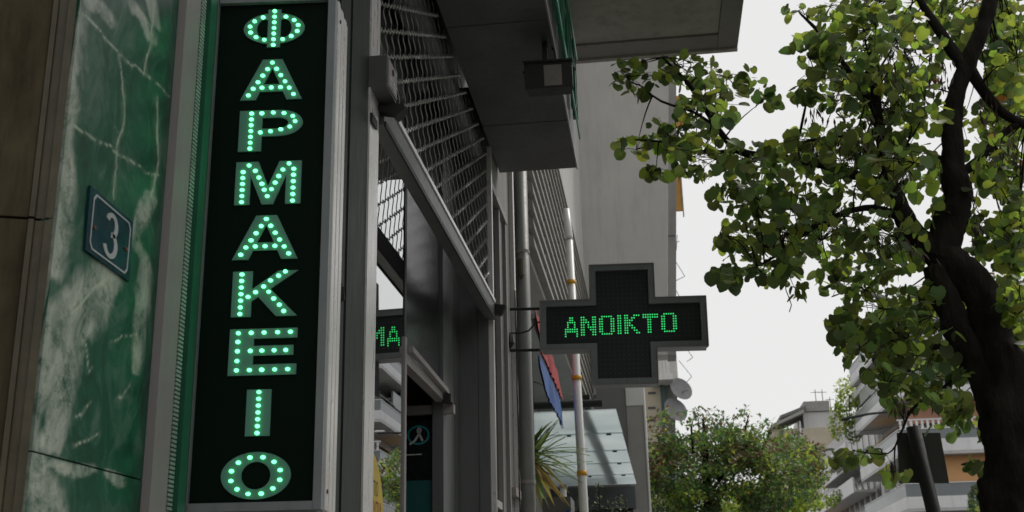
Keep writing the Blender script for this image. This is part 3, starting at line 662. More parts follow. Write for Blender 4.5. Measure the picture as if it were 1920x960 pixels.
# ------------------------------------------------------------------ drainpipe
dp = thing('drainpipe', 'grey round drainpipe with clamps running up the wall beside the LED cross', 'drainpipe', (-.79,7.62,0))
DX=at(982,640,1,7.6).x
q=MB().tube([(DX,7.6,0),(DX,7.6,2.4),(DX,7.6,4.9)],.053,20); q.smooth=True; obj('pipe', q, m_pipe, dp)
for z in (4.02,2.42):
    q=MB().tube([(DX,7.6,z-.012),(DX,7.6,z+.012)],.058,20); obj('clamp', q, m_alu, dp)
obj('lamp_fitting', MB().tube([(DX,7.548,3.95),(DX+.003,7.52,3.94),(DX+.005,7.51,3.83),(DX,7.545,3.82)],[.012,.022,.022,.012],8), mat('old_fitting',(.10,.09,.05),.6), dp)
cw=MB(); 
p=[Vector((-.828,7.1,1.9+.1*k))+Vector((0,.012*math.sin(k*1.1),0)) for k in range(18)]
cw.tube(p,.005,6); cw.smooth=True; w1=obj('wall_cable', cw, m_blackp); meta(w1,'thin dark cable running up the wall trim left of the drainpipe','cable')

# ------------------------------------------------------------------ striped pole
wp = thing('marker_pole', 'white metal pole with three yellow bands standing behind the LED cross', 'pole', (-.52,9,0))
t_=at(1064,392,1,9.0); b_=at(1095,960,1,9.0); dd=(t_-b_)/(t_.z-b_.z); fo=b_-dd*b_.z
def pp(z): return fo+dd*z
zm=at(1068,448,1,9).z
q=MB().tube([pp(0),pp(zm)],[.040,.031],16); q.smooth=True; obj('pole', q, m_pole, wp)
q=MB().tube([pp(zm+.001),pp(zm+.02),pp(t_.z)+Vector((-.012,0,0))],[.032,.0325,.028],16); q.smooth=True; obj('upper_sleeve', q, m_pole, wp)
obj('seam_ring', MB().tube([pp(zm-.012),pp(zm-.004)],.0325,16), m_alu, wp)
for y in (529,709,888):
    z=at(1080,y,1,9).z; q=MB().tube([pp(z-.018),pp(z+.018)],.0385 if y<700 else .0405,16); q.smooth=True; obj('band', q, m_yellow, wp)

# ------------------------------------------------------------------ sticker on the shop glass
def text(body,size,fr_):
    c=bpy.data.curves.new('t','FONT'); c.body=body; c.size=size; o=bpy.data.objects.new('t',c); col.objects.link(o)
    bpy.context.view_layer.update(); me=bpy.data.meshes.new_from_object(o.evaluated_get(bpy.context.evaluated_depsgraph_get()))
    mb=MB(); mb.v=[Vector(fr_(v.co.x,v.co.y)) for v in me.vertices]; mb.f=[tuple(p.vertices) for p in me.polygons]; mb.m=[0]*len(mb.f)
    bpy.data.objects.remove(o); bpy.data.meshes.remove(me); bpy.data.curves.remove(c); return mb
stk = thing('window_sticker', 'round yellow sticker with dark and red words on the shop window', 'sticker', (G,4.08,1.97))
SC=(4.10,1.90); RY,RZ=.225,.26
obj('disc', MB().prism(ell(SC[0],SC[1],RY,RZ,48),[],lambda u,v,d:(d,u,v),(G+.003,G+.001)), m_sticker, stk)
obj('dark_words', text('ΝΤΙΟ',.075,lambda x,y:(G+.0036,4.12+x*.62,2.00+y)), m_ink, stk, fix=False)
obj('red_words', text('ΟΥΠΙΑ',.105,lambda x,y:(G+.0036,4.11+x*.55,1.905+y)), m_redink, stk, fix=False)

# ------------------------------------------------------------------ neighbouring house with siding, then the grey block that steps out
nb = thing('siding_building', 'grey rendered house with a long band of horizontal ribbed siding past the pharmacy', 'building', (-.9,12,0))
obj('wall', MB().box(-6,-.885,8.502,17.0,4.3,17), m_wall, nb)
obj('shop_wall', MB().box(-6,-1.5,8.502,17.0,0,4.298), m_conc, nb)
zt0,zb0=6.20,4.36
k=0; z=zb0
while z<zt0:
    q=MB().hexa([(-.884,8.503,z),(-.825,8.503,z),(-.825,16.99,z),(-.884,16.99,z)],[(-.884,8.503,z+.115),(-.837,8.503,z+.085),(-.837,16.99,z+.085),(-.884,16.99,z+.115)])
    obj('siding_slat', q, m_clad, nb); z+=.152
for y in (9.6,11.2,13.0,15):
    obj('siding_joint', MB().box(-.882,-.84,y,y+.02,zb0,zt0), m_clad, nb)
obj('wall_edge', MB().box(-1.5,-.88,8.503,8.6,0,4.297), m_walld, nb)
gb = thing('grey_block', 'tall plain grey apartment block wall standing out behind the LED cross', 'building', (-.2,18,0))
def gx(y): return at(1268,y,1,17.0)
pts=[gx(664),gx(560),gx(440),gx(300),gx(177)]; tp=pts[-1]+(pts[-1]-pts[1])*1.4
xr=[p.x for p in pts]+[tp.x]; zr=[p.z for p in pts]+[tp.z]
q=MB()
for i in range(len(xr)-1):
    q.hexa([(-6,17.001,zr[i]),(xr[i]-.13,17.001,zr[i]),(xr[i]-.13,17.4,zr[i]),(-6,17.4,zr[i])],[(-6,17.001,zr[i+1]),(xr[i+1]-.13,17.001,zr[i+1]),(xr[i+1]-.13,17.4,zr[i+1]),(-6,17.4,zr[i+1])])
obj('wall', q, m_wall, gb)
q=MB()
for i in range(len(xr)-1):
    o=.0 if i<2 else -.02
    q.hexa([(xr[i]-.127,17.03+o,zr[i]),(xr[i],17.03+o,zr[i]),(xr[i],17.5,zr[i]),(xr[i]-.127,17.5,zr[i])],[(xr[i+1]-.127,17.03+o,zr[i+1]),(xr[i+1],17.03+o,zr[i+1]),(xr[i+1],17.5,zr[i+1]),(xr[i+1]-.127,17.5,zr[i+1])])
obj('corner_strip', q, m_conc, gb)
zq=zr[0]
px0=at(1112,800,1,17).x; px1=at(1176,800,1,17).x; px2=at(1211,800,1,17).x
obj('lower_wall', MB().box(-6,px1,17.03,21,0,zq-.002), m_walld, gb)
obj('white_panel', MB().box(px1+.002,px2,17.01,21,at(1190,760,1,17).z,zq-.002), m_white, gb)
obj('stained_panel', MB().box(px1+.002,px2-.02,17.02,21,0,at(1190,760,1,17).z-.003), m_conc, gb)
obj('panel_edge', MB().box(px2-.019,px2+.002,17.0,21,0,at(1190,760,1,17).z-.003), m_white, gb)
obj('louvred_vent', MB().box(at(1120,665,1,16.98).x,at(1150,665,1,16.98).x,16.93,16.999,at(1130,672,1,17).z,at(1130,662,1,17).z), m_alud, gb)
for k in range(3): obj('wall_grille', MB().box(at(1094+9*k,735,1,16.98).x,at(1100+9*k,735,1,16.98).x,16.96,16.999,at(1100,742,1,17).z,at(1100,726,1,17).z), m_conc, gb)
for (x0_,y0_,x1_,y1_) in ((1269,182,1282,240),(1269,318,1280,396)):
    a=at(x0_,y0_,1,18.5); b=at(x1_,y1_,1,18.5)
    ow=obj('awning_panel', MB().box(a.x-.1,b.x,18.45,18.5,b.z,a.z), m_ochre, gb)
    obj('awning_rail', MB().box(b.x+.002,b.x+.02,18.43,18.52,b.z-.1,a.z), m_alu, ow)
# block beyond with dishes and a small balcony
Yb=45
fb_=thing('far_block', 'narrow beige block with vents and a small balcony beyond the grey wall', 'building', (0,Yb+3,0))
v=lambda x,y: at(x,y,1,Yb)
obj('wall', MB().box(-4,v(1243,740).x,Yb,Yb+10,0,v(1250,718).z), m_cream, fb_)
obj('upper_wall', MB().box(-4,v(1270,690).x,Yb+.02,Yb+10,v(1250,718).z+.003,v(1250,560).z), m_wall, fb_)
obj('wall_vent', MB().box(v(1258,660).x,v(1266,660).x,Yb-.05,Yb+.03,v(1260,668).z,v(1260,658).z), m_alud, fb_)
obj('corner_wall', MB().box(v(1243,740).x+.004,v(1263,740).x,Yb+.4,Yb+10,0,v(1250,718).z), mat('grey_green_render',(.17,.19,.17),.8,dirt=.3), fb_)
obj('downpipe', MB().tube([(v(1242,740).x,Yb-.07,0),(v(1242,740).x,Yb-.07,v(1242,720).z)],.07,8), mat('teal_pipe',(.04,.10,.10),.6), fb_)
for y in (737,765,788): obj('vent_slot', MB().box(v(1215,y).x,v(1229,y).x,Yb-.03,Yb+.05,v(1220,y+2).z,v(1220,y-2).z), m_shade, fb_)
bl=obj('balcony_slab', MB().box(v(1234,717).x-.3,v(1261,717).x,Yb-1.2,Yb-.01,v(1240,723).z,v(1240,712).z), m_white, fb_)
for x in (1237,1243,1249): obj('baluster', MB().box(v(x,690).x,v(x+2.5,690).x,Yb-1.15,Yb-1.1,v(x,712).z+.004,v(x,677).z), m_white, bl)
obj('handrail', MB().box(v(1234,690).x,v(1254,690).x,Yb-1.17,Yb-1.08,v(1240,677).z+.003,v(1240,673).z), m_white, bl)
obj('end_post', MB().box(v(1252,690).x,v(1254.5,690).x,Yb-1.16,Yb-1.09,v(1240,712).z+.004,v(1240,668).z), m_white, bl)
for (x,y,r1,lab) in ((1276,731,.50,'upper grey satellite dish on the far block corner'),(1266,770,.52,'lower grey satellite dish partly hidden above the tree')):
    c=at(x,y,1,Yb-.6); d=thing('satellite_dish', lab, 'satellite dish', c, (R(-20),R(-28),R(25)), group='satellite dishes', local=True)
    q=MB(); nr,na=4,18
    for i in range(nr+1):
        rr=r1*i/nr
        for k in range(na): q.v.append(Vector((rr*.8*math.cos(2*math.pi*k/na),.25*(rr/r1)**2*-.4,rr*math.sin(2*math.pi*k/na))))
    for i in range(nr):
        for k in range(na): q.f.append((i*na+k,i*na+(k+1)%na,(i+1)*na+(k+1)%na,(i+1)*na+k)); q.m.append(0)
    q.smooth=True; obj('reflector', q, m_dish, d)
    obj('arm', MB().tube([(0,.02,-.1),(0,-.5,-.3)],.02,6), m_dish, d); obj('mount', MB().tube([(0,.02,0),(-.3,.35,-.15)],.035,6), m_dish, d)
an=thing('tv_antenna','thin wire antenna sticking out from the grey block corner','antenna',tuple(at(1268,500,1,17.5)))
q=MB()
for a,b in (((1268,492),(1284,518)),((1284,518),(1266,527)),((1268,455),(1274,452)),((1268,545),(1276,560)),((1268,470),(1270,440))): q.tube([at(*a,1,17.5),at(*b,1,17.5)],.005,4)
obj('wires', q, m_alud, an)
an=thing('tv_antenna','thin bent wire antenna right of the cross arm above the satellite dishes','antenna',tuple(at(1275,690,1,40)))
q=MB()
for a,b in (((1290,658),(1299,670)),((1299,670),(1288,678)),((1273,676),(1297,706)),((1297,706),(1288,716))): q.tube([at(*a,1,40),at(*b,1,40)],.010,4)
obj('wires', q, m_alud, an)

# ------------------------------------------------------------------ shop awning strip, glass canopy, shop front
aw=thing('shop_awning','crumpled red and blue tarpaulin shop awning hanging on the wall beyond the drainpipe','awning',(-.82,9,3.4))
def tarp(z0a,z1a,z0b,z1b,y0,y1,x0,x1):
    q=MB(); ny,nz=40,6
    for i in range(ny+1):
        for j in range(nz+1):
            t=i/ny; s=j/nz; zz=(z0a*(1-t)+z0b*t)*(1-s)+(z1a*(1-t)+z1b*t)*s
            y=y0+(y1-y0)*t; x=x0+(x1-x0)*s+.014*noise.noise(Vector((0,y*9,zz*5)))+.003*math.sin(y*31)
            q.v.append(Vector((x,y,zz)))
    n=len(q.v); q.v+=[p+Vector((-.012,0,0)) for p in q.v]
    for i in range(ny):
        for j in range(nz):
            a=i*(nz+1)+j; f=(a,a+nz+1,a+nz+2,a+1); q.f.append(f); q.m.append(0); q.f.append(tuple(k+n for k in f[::-1])); q.m.append(0)
    q.smooth=True; return q
obj('red_cloth', tarp(3.39,3.74,3.375,3.62,8.0,9.85,-.75,-.79), m_redtarp, aw, fix=False)
obj('blue_cloth', tarp(3.12,3.38,3.10,3.36,8.0,9.7,-.735,-.765), m_bluetarp, aw, fix=False)
obj('head_rail', MB().tube([(-.81,8.0,3.66),(-.81,9.9,3.58)],.02,8), m_alu, aw)
gc=thing('glass_canopy','frosted greenish glass entrance canopy of overlapping panes over the pavement','canopy',(-.6,13,3.35))
ys=[10.3,11.67,12.94,14.03,15.24,16.45]; 
def rx_(y): return -.306+(y-10.3)*(.052/6.13)
for k in range(5):
    y0,y1=ys[k],ys[k+1]+.05
    obj('pane', MB().hexa([(-1.48,y0,3.35),(rx_(y0),y0,3.35),(rx_(y1),y1,3.364),(-1.48,y1,3.364)],[(-1.48,y0,3.36),(rx_(y0),y0,3.36),(rx_(y1),y1,3.374),(-1.48,y1,3.374)]), m_canglass, gc)
    if k: 
        obj('clip', MB().box(-.47+.012*k,-.42+.012*k,y0-.02,y0+.03,3.335,3.348), m_blackp, gc)
        obj('clip', MB().box(-.86,-.82,y0-.02,y0+.03,3.335,3.348), m_blackp, gc)
obj('front_beam', MB().tube([(-1.49,10.2,3.40),(-.42,10.2,3.40)],.035,10), m_alud, gc)
obj('shadow_bar', MB().hexa([(-.60,10.3,3.40),(-.54,10.3,3.40),(-.50,16.4,3.40),(-.58,16.4,3.40)],[(-.60,10.3,3.5),(-.54,10.3,3.5),(-.50,16.4,3.5),(-.58,16.4,3.5)]), m_alud, gc)  # added bar over the panes, there to cast a dark streak through the glass
sfc=thing('shop_fascia','dark grey shop fascia box below the glass canopy','shop front',(-.7,16.5,3))
obj('fascia', MB().box(-1.49,-.276,16.5,16.99,3.03,3.335), mat('dark_fascia',(.07,.075,.08),.5,dirt=.2), sfc)
obj('shop_opening', MB().box(-1.49,-.32,16.7,16.99,.1,3.028), m_shade, sfc)
obj('side_post', MB().box(-.318,-.262,16.55,16.99,.0,3.028), m_alu, sfc)
pst=thing('white_post','short white metal post with dark collar below the yucca leaves','post',tuple(at(1056,940,1,9.6).xy)+(0,))
a=at(1056,916,1,9.6); obj('shaft', MB().tube([(a.x,9.6,0),(a.x,9.6,a.z)],.026,12), m_pole, pst); obj('collar', MB().tube([(a.x,9.6,a.z-.12),(a.x,9.6,a.z-.08)],.031,12), m_blackp, pst)
obj('cap', MB().box(a.x-.032,a.x+.032,9.568,9.632,a.z+.001,a.z+.03), m_alu, pst)
sb=thing('shop_sign_box','dark sign box with a blue edge at the wall below the yucca','sign box',(-.84,9.2,2.3))
obj('box_case', MB().box(-.884,-.66,9.1,9.5,1.9,2.47), m_walld, sb); obj('blue_panel', MB().box(-.70,-.663,9.05,9.098,1.9,2.36), m_bluetarp, sb)

# yucca
yc=thing('yucca_plant','spiky yucca with green and yellowing sword leaves beside the drainpipe','yucca',(-.96,8.75,0))
q=MB().tube([(-.97,8.75,0),(-.94,8.78,1.6),(-.96,8.75,2.70)],[.06,.05,.045],10,jit=.2); obj('trunk', q, m_bark, yc)
rn=random.Random(3)
for k in range(74):
    th=rn.uniform(-2.0,2.0); el=rn.uniform(-.75,1.25); L_=rn.uniform(.36,.54)
    d=Vector((math.cos(th)*math.cos(el),math.sin(th)*math.cos(el),math.sin(el)))
    o=Vector((-.945,8.75,2.74+rn.uniform(-.1,.06))); pts=[]
    sag=rn.uniform(.03,.16)
    side=d.cross(Vector((0,0,1))).normalized()
    q=MB(); prev=None; ww=[.012,.022,.020,.012,.001]
    for i in range(5):
        t=i/4; c=o+d*L_*t-Vector((0,0,sag*t*t)); q.v+=[c+side*ww[i],c+Vector((0,0,-.004)),c-side*ww[i]]
    for i in range(4):
        for j in range(2): a=i*3+j; q.f.append((a,a+1,a+4,a+3)); q.m.append(0)
    obj('leaf', q, m_yuccad if (el<-.15 and rn.random()<.6) else m_yucca, yc, fix=False)

# ------------------------------------------------------------------ leaves
def leaf_pts(s, fold=.25, curl=.2):
    out=[]
    pr=[(0,0),(.28,-.12),(.48,.06),(.55,.36),(.46,.68),(.24,.89),(0,.98)]
    mid=[(0,0,0),(0,.33,.02),(0,.66,0),(0,1,-curl*.4)]
    V=[Vector((0,y*s,z*s)) for _,y,z in mid]
    F_=[]
    for sg in (1,-1):
        b=len(V)
        for x,y in pr[1:-1]: V.append(Vector((sg*x*s,y*s,(fold*abs(x)-curl*.4*y*y)*s)))
        r=[b+i for i in range(5)]
        fs=[(0,r[0],r[1]),(0,r[1],1),(1,r[1],r[2]),(1,r[2],2),(2,r[2],r[3]),(2,r[3],r[4]),(2,r[4],3)]
        F_+=[f if sg>0 else f[::-1] for f in fs]
    return V,F_
def leaf_rot(rn):
    # blades hang out from the twig, lying mostly flat and drooping at the tip
    return Matrix.Rotation(rn.uniform(0,6.28),3,'Z') @ Matrix.Rotation(R(rn.gauss(-42,26)),3,'X') @ Matrix.Rotation(R(rn.gauss(0,28)),3,'Y')

# ------------------------------------------------------------------ the near redbud tree
rt=thing('redbud_tree','dark leaning tree with round green leaves and brown pods over the pavement, right','tree',(1.65,5.75,0))
TY=5.75
def T(x,y,Y=TY): return at(x,y,1,Y)
def limb(name,pts,rad,n=10,jit=.25,sub=3):
    P=[Vector(T(*p)) for p in pts]; k=len(P); out=[];rr=[]
    for i in range(k-1):
        p0_=P[max(i-1,0)];p1_=P[i];p2_=P[i+1];p3_=P[min(i+2,k-1)]
        for s in range(sub):
            t=s/sub; out.append(.5*((2*p1_)+(p2_-p0_)*t+(2*p0_-5*p1_+4*p2_-p3_)*t*t+(3*p1_-p0_-3*p2_+p3_)*t**3)); rr.append(rad[i]+(rad[i+1]-rad[i])*t)
    out.append(P[-1]); rr.append(rad[-1])
    q=MB().tube(out,rr,n,jit=jit); q.smooth=True; obj(name,q,m_bark,rt); return out[::max(1,sub//3)]
g0=Vector((1.72,5.75,0))
tr=[(1900,1700),(1905,1150),(1905,960),(1900,860),(1888,740),(1864,640),(1848,565),(1800,510),(1762,470)]
SP=[]
SP+=limb('trunk',tr,[.17,.155,.148,.143,.125,.105,.092,.088,.085],30,.34,12)
SP+=limb('limb',[(1872,760),(1838,685),(1800,630),(1775,570),(1755,500)],[.085,.075,.07,.066,.062],24,.36,10)
SP+=limb('limb',[(1758,490),(1778,430),(1796,370),(1788,300),(1786,220),(1806,140),(1835,70),(1858,0),(1870,-60)],[.085,.080,.074,.060,.050,.045,.041,.038,.034],22,.32,10)
SP+=limb('limb',[(1770,490),(1725,450),(1690,400),(1668,330),(1650,250),(1640,170),(1625,90)],[.075,.06,.048,.036,.028,.022,.015],16,.32,8)
SP+=limb('limb',[(1812,135),(1785,95),(1755,50),(1730,10),(1712,-30)],[.036,.034,.028,.024,.02],8)
SP+=limb('limb',[(1818,130),(1850,180),(1885,215),(1925,235)],[.034,.03,.026,.022],8)
SP+=limb('limb',[(1795,330),(1840,295),(1880,250),(1925,225)],[.03,.024,.02,.016],8)
SP+=limb('limb',[(1670,350),(1610,330),(1530,305),(1450,295),(1385,283),(1345,240),(1292,158),(1242,108)],[.03,.028,.025,.022,.02,.017,.012,.006],8)
SP+=limb('limb',[(1690,410),(1640,390),(1580,400),(1520,430),(1470,470),(1420,500)],[.026,.02,.016,.012,.009,.005],7)
SP+=limb('limb',[(1640,200),(1590,130),(1545,70),(1500,25)],[.02,.016,.012,.006],7)
SP+=limb('limb',[(1766,297),(1700,270),(1600,255),(1530,262),(1485,270)],[.012,.011,.01,.008,.005],6)
SP+=limb('limb',[(1800,640),(1740,650),(1680,640),(1620,610)],[.022,.018,.013,.006],7)
SP+=limb('limb',[(1385,283),(1320,285),(1260,268),(1190,262)],[.014,.011,.008,.004],7)
SP+=limb('limb',[(1345,240),(1300,210),(1240,190),(1200,160)],[.01,.008,.006,.003],6)
SP+=limb('limb',[(1840,690),(1800,700),(1770,725),(1712,765),(1690,810),(1665,850),(1600,845)],[.011,.009,.008,.006,.005,.004,.002],6,sub=5)
SP+=limb('limb',[(1860,880),(1838,878),(1815,868)],[.008,.006,.004],6,sub=2)
CL=[(1205,150,55,26,13),(1165,140,16,10,3),(1180,120,30,10,5),(1290,130,60,32,30),(1385,150,60,30,15),(1330,200,58,36,30),(1195,272,45,20,12),(1260,250,60,38,28),(1320,290,65,48,40),(1235,322,28,13,6),(1438,185,26,24,7),
(1420,300,68,36,40),(1510,280,78,45,45),(1400,365,68,38,42),(1480,380,78,48,48),(1400,450,58,42,38),(1470,455,70,42,46),(1365,515,30,20,16),(1450,508,50,22,18),(1495,542,16,13,5),(1560,430,66,66,55),(1575,515,45,40,26),(1572,600,24,28,10),
(1530,95,55,45,26),(1495,25,26,18,5),(1600,60,78,58,56),(1580,150,78,58,62),(1650,200,88,78,84),(1600,300,88,68,74),(1700,90,78,68,58),(1720,200,58,68,48),(1690,320,78,58,60),(1660,450,76,66,58),(1640,560,66,56,48),(1610,640,42,46,36),(1680,640,58,48,44),(1740,620,56,56,28),(1660,708,46,28,22),(1755,720,46,46,24),(1785,785,46,28,14),
(1850,60,58,58,44),(1900,100,38,78,42),(1880,220,48,58,40),(1900,330,38,58,32),(1850,440,36,46,16),(1890,450,38,58,28),(1898,560,26,58,34),(1905,650,20,48,24),
(1580,855,26,16,7),(1635,850,36,12,6),(1680,885,24,18,6),(1825,868,18,14,5),(1775,740,40,20,8),(1510,170,24,20,8),(1800,240,34,60,14),(1745,680,50,40,26),(1720,580,46,40,24),(1700,740,50,24,18),(1800,760,24,30,8),(1800,690,22,24,6),(1850,800,14,30,4),(1890,760,20,40,8),(1740,545,40,20,8),(1700,480,40,30,14),(1790,600,26,20,4),(1820,560,14,14,3),(1770,330,26,50,10),(1765,400,22,40,8),(1860,300,30,60,24),(1830,380,26,60,10),(1880,160,40,60,40),(1905,420,20,80,30),(1870,20,50,30,30),(1740,20,60,40,30),(1800,30,40,40,24),(1560,20,40,20,14),(1640,10,60,20,22),(1500,180,26,10,6)]
rn=random.Random(11); LV=[]; TW=MB()
sp=np.array([tuple(p) for p in SP])
for cx_,cy_,rx0,ry0,n in CL:
    dens=2.6*(2.0 if cx_>1840 else 1)
    ctr_=None
    nb_=max(1,n//9); cents=[]
    for b in range(nb_):
        Yd=rn.uniform(5.0,6.7)
        if cx_>1830 and rn.random()<.8: Yd=rn.uniform(5.95,7.2)
        a=rn.uniform(0,6.28); r=math.sqrt(rn.random())*.6
        c=Vector(at(cx_+rx0*r*math.cos(a),cy_+ry0*r*math.sin(a),1,Yd)); cents.append(c)
        dd_=np.linalg.norm(sp-np.array(c),axis=1); s0=Vector(sp[int(dd_.argmin())])
        mid=(s0+c)/2+Vector((rn.gauss(0,.04),rn.gauss(0,.05),rn.gauss(.03,.03)))
        TW.tube([s0*(1-t)**2+mid*(2*t*(1-t))+c*t*t for t in (0,.2,.4,.6,.8,1)],[.005,.0045,.004,.003,.0022,.0012],5,cap=False)
    for i in range(int(n*dens+.5)):
        c=rn.choice(cents)
        while True:
            a=rn.uniform(0,6.28); r=math.sqrt(rn.random())
            X_,Y_=cx_+rx0*r*math.cos(a),cy_+ry0*r*math.sin(a)
            break
        p=Vector(at(X_,Y_,1,c.y+rn.gauss(0,.12)))
        if rn.random()<.3:
            TW.tube([c,(c+p)/2+Vector((0,0,.015)),p],[.0022,.0018,.001],4,cap=False)
        s=rn.choice((.030,.040,.046,.052,.057,.063,.071))*(rn.uniform(.85,1.1))
        LV.append((p,leaf_rot(rn),s,rn.random(),X_,Y_))
TW.smooth=True
obj('twigs', TW, m_bark, rt, kind='stuff', fix=False)
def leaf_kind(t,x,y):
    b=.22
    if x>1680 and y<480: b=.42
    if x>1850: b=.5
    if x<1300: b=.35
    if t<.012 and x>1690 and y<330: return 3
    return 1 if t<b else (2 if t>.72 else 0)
order=sorted(LV,key=lambda l:(l[0]-EYE).length)
protos=[]
for k in range(4):
    for v_ in range(3):
        V_,F_=leaf_pts(1,.05+.10*v_,.1+.15*v_)
        me=bpy.data.meshes.new('leaf'); me.from_pydata([tuple(x) for x in V_],[],F_); me.materials.append(m_leaf[k]); me.polygons.foreach_set('use_smooth',[True]*len(F_)); protos.append(me)
base=ORG[rt.name]
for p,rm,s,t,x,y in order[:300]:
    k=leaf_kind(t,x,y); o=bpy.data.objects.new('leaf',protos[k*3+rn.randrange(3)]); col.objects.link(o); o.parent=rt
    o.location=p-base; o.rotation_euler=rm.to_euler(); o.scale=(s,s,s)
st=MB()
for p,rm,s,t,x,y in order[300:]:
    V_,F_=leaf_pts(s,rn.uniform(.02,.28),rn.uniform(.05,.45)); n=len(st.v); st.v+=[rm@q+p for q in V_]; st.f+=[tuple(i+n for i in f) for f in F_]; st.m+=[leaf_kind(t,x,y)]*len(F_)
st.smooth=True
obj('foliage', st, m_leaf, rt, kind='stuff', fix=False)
pd=MB()
for cx_,cy_,rx0,ry0,n in ((1600,270,110,20,60),(1690,120,40,60,70),(1760,130,30,40,40),(1280,300,14,25,16),(1330,180,30,30,30),(1640,240,30,60,50),(1690,450,50,40,50),(1850,190,20,40,30),(1880,270,30,40,40),(1620,310,90,20,50),(1690,760,16,20,12),(1770,750,20,16,12),(1668,868,8,12,6),(1830,420,10,40,20),(1660,640,40,40,24),(1540,215,30,20,20),(1740,480,20,20,12),(1300,205,20,14,14)):
    for i in range(n):
        a=rn.uniform(0,6.28); r=math.sqrt(rn.random()); p=Vector(at(cx_+rx0*r*math.cos(a),cy_+ry0*r*math.sin(a),1,rn.uniform(5.2,6.2)))
        L_=rn.uniform(.05,.085); th=rn.uniform(0,6.28); sd2=Vector((math.cos(th),math.sin(th),0))*.007; dn=Vector((rn.gauss(0,.25),rn.gauss(0,.25),-1)).normalized()*L_
        pd.face([p,p+dn*.4+sd2,p+dn,p+dn*.4-sd2])
obj('seed_pods', pd, m_pod, rt, kind='stuff', fix=False)
tn=MB().tube([T(1471,528),T(1474,545),T(1480,560),T(1484,572),T(1480,585)],.0025,4); obj('hanging_twig',tn,m_bark,rt)

# ------------------------------------------------------------------ street trees farther down
def cloud_tree(root, clumps, Y0, seed, size, parts, back=0):
    rn=random.Random(seed); mbs=MB()
    for cl_ in clumps:
        cx_,cy_,rx0,ry0,n,wts=cl_[:6]; dY=cl_[6] if len(cl_)>6 else rn.gauss(0,.9)
        for i in range(int(n*2.6)):
            a=rn.uniform(0,6.28); r=rn.random()**.42
            p=Vector(at(cx_+rx0*r*math.cos(a),cy_+ry0*r*math.sin(a),1,Y0+dY+rn.gauss(0,.45)))
            s=size*rn.uniform(.6,1.3)
            rm=Matrix.Rotation(rn.uniform(0,6.28),3,'Z')@Matrix.Rotation(rn.uniform(-1.2,1.2),3,'X')
            k=rn.choices(range(4),wts)[0]
            mbs.face([rm@Vector(q)*s+p for q in ((0,0,0),(.32,.45,.06),(0,1,-.05),(-.32,.45,.06))],k)
    obj('crown', mbs, parts, root, kind='stuff', fix=False)
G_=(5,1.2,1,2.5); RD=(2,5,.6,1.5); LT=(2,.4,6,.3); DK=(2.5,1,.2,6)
t2=thing('street_tree','dense round street tree with reddish tinged green leaves beyond the glass canopy','tree',(1.3,21,0))
cl2=[]
rn=random.Random(5)
def rc(cx,cy,rx,ry,n,w,k):
    for i in range(k):
        a=rn.uniform(0,6.28); r=math.sqrt(rn.random()); cl2.append((cx+rx*r*math.cos(a),cy+ry*r*math.sin(a),rn.uniform(14,30),rn.uniform(8,18),n,w))
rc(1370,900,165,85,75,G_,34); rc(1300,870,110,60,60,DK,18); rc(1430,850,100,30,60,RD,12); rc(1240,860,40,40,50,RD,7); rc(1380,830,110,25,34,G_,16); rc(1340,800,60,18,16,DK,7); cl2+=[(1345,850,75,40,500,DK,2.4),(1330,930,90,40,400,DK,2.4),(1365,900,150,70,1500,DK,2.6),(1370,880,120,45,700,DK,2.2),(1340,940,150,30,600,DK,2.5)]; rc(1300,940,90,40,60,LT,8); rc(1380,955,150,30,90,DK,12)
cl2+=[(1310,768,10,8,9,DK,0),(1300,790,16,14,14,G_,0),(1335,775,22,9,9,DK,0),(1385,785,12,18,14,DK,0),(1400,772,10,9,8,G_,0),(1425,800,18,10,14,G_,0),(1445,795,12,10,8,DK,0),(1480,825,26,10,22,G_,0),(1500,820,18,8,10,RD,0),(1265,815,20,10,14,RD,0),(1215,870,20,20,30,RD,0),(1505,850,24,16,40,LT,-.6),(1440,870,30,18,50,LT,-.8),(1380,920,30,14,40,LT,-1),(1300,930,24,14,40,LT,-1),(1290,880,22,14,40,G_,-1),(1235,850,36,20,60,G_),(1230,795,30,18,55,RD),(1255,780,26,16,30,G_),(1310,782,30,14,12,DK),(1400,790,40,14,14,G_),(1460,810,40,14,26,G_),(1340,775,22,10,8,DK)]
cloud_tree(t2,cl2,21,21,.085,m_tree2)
limbs=[[(1335,1250),(1332,1000),(1325,900),(1322,820),(1318,785)],[(1330,930),(1370,870),(1420,840)],[(1330,950),(1280,890),(1240,850)],[(1400,860),(1398,800),(1405,775)],[(1325,880),(1312,820),(1308,772)],[(1300,850),(1296,800),(1300,785)],[(1420,860),(1440,820),(1448,792)],[(1345,900),(1385,830),(1362,790)]]
for i,l in enumerate(limbs):
    q=MB().tube([at(x,y,1,21) for x,y in l],[.12-.1*k/(len(l)-1) if i==0 else .03-.024*k/(len(l)-1) for k in range(len(l))],8); q.smooth=True; obj('trunk' if i==0 else 'limb',q,m_bark,t2)
t3=thing('street_tree','bright yellow-green leafy tree in front of the slatted balcony','tree',(3.6,31,0))
cl2=[]; rc(1475,930,62,52,80,LT,22); rc(1440,950,60,20,60,G_,8); rc(1520,880,26,22,60,RD,9); rc(1500,850,36,16,50,RD,7); rc(1535,870,14,10,14,LT,4)
cloud_tree(t3,cl2,31,8,.115,m_tree2)
q=MB().tube([at(1470,1200,1,31),at(1472,1000,1,31),at(1480,930,1,31),at(1490,870,1,31)],[.12,.1,.07,.03],8); q.smooth=True; obj('trunk',q,m_bark,t3)
t4=thing('street_tree','sunlit light green tree showing behind the dark trunk at the right edge','tree',(6,18,0))
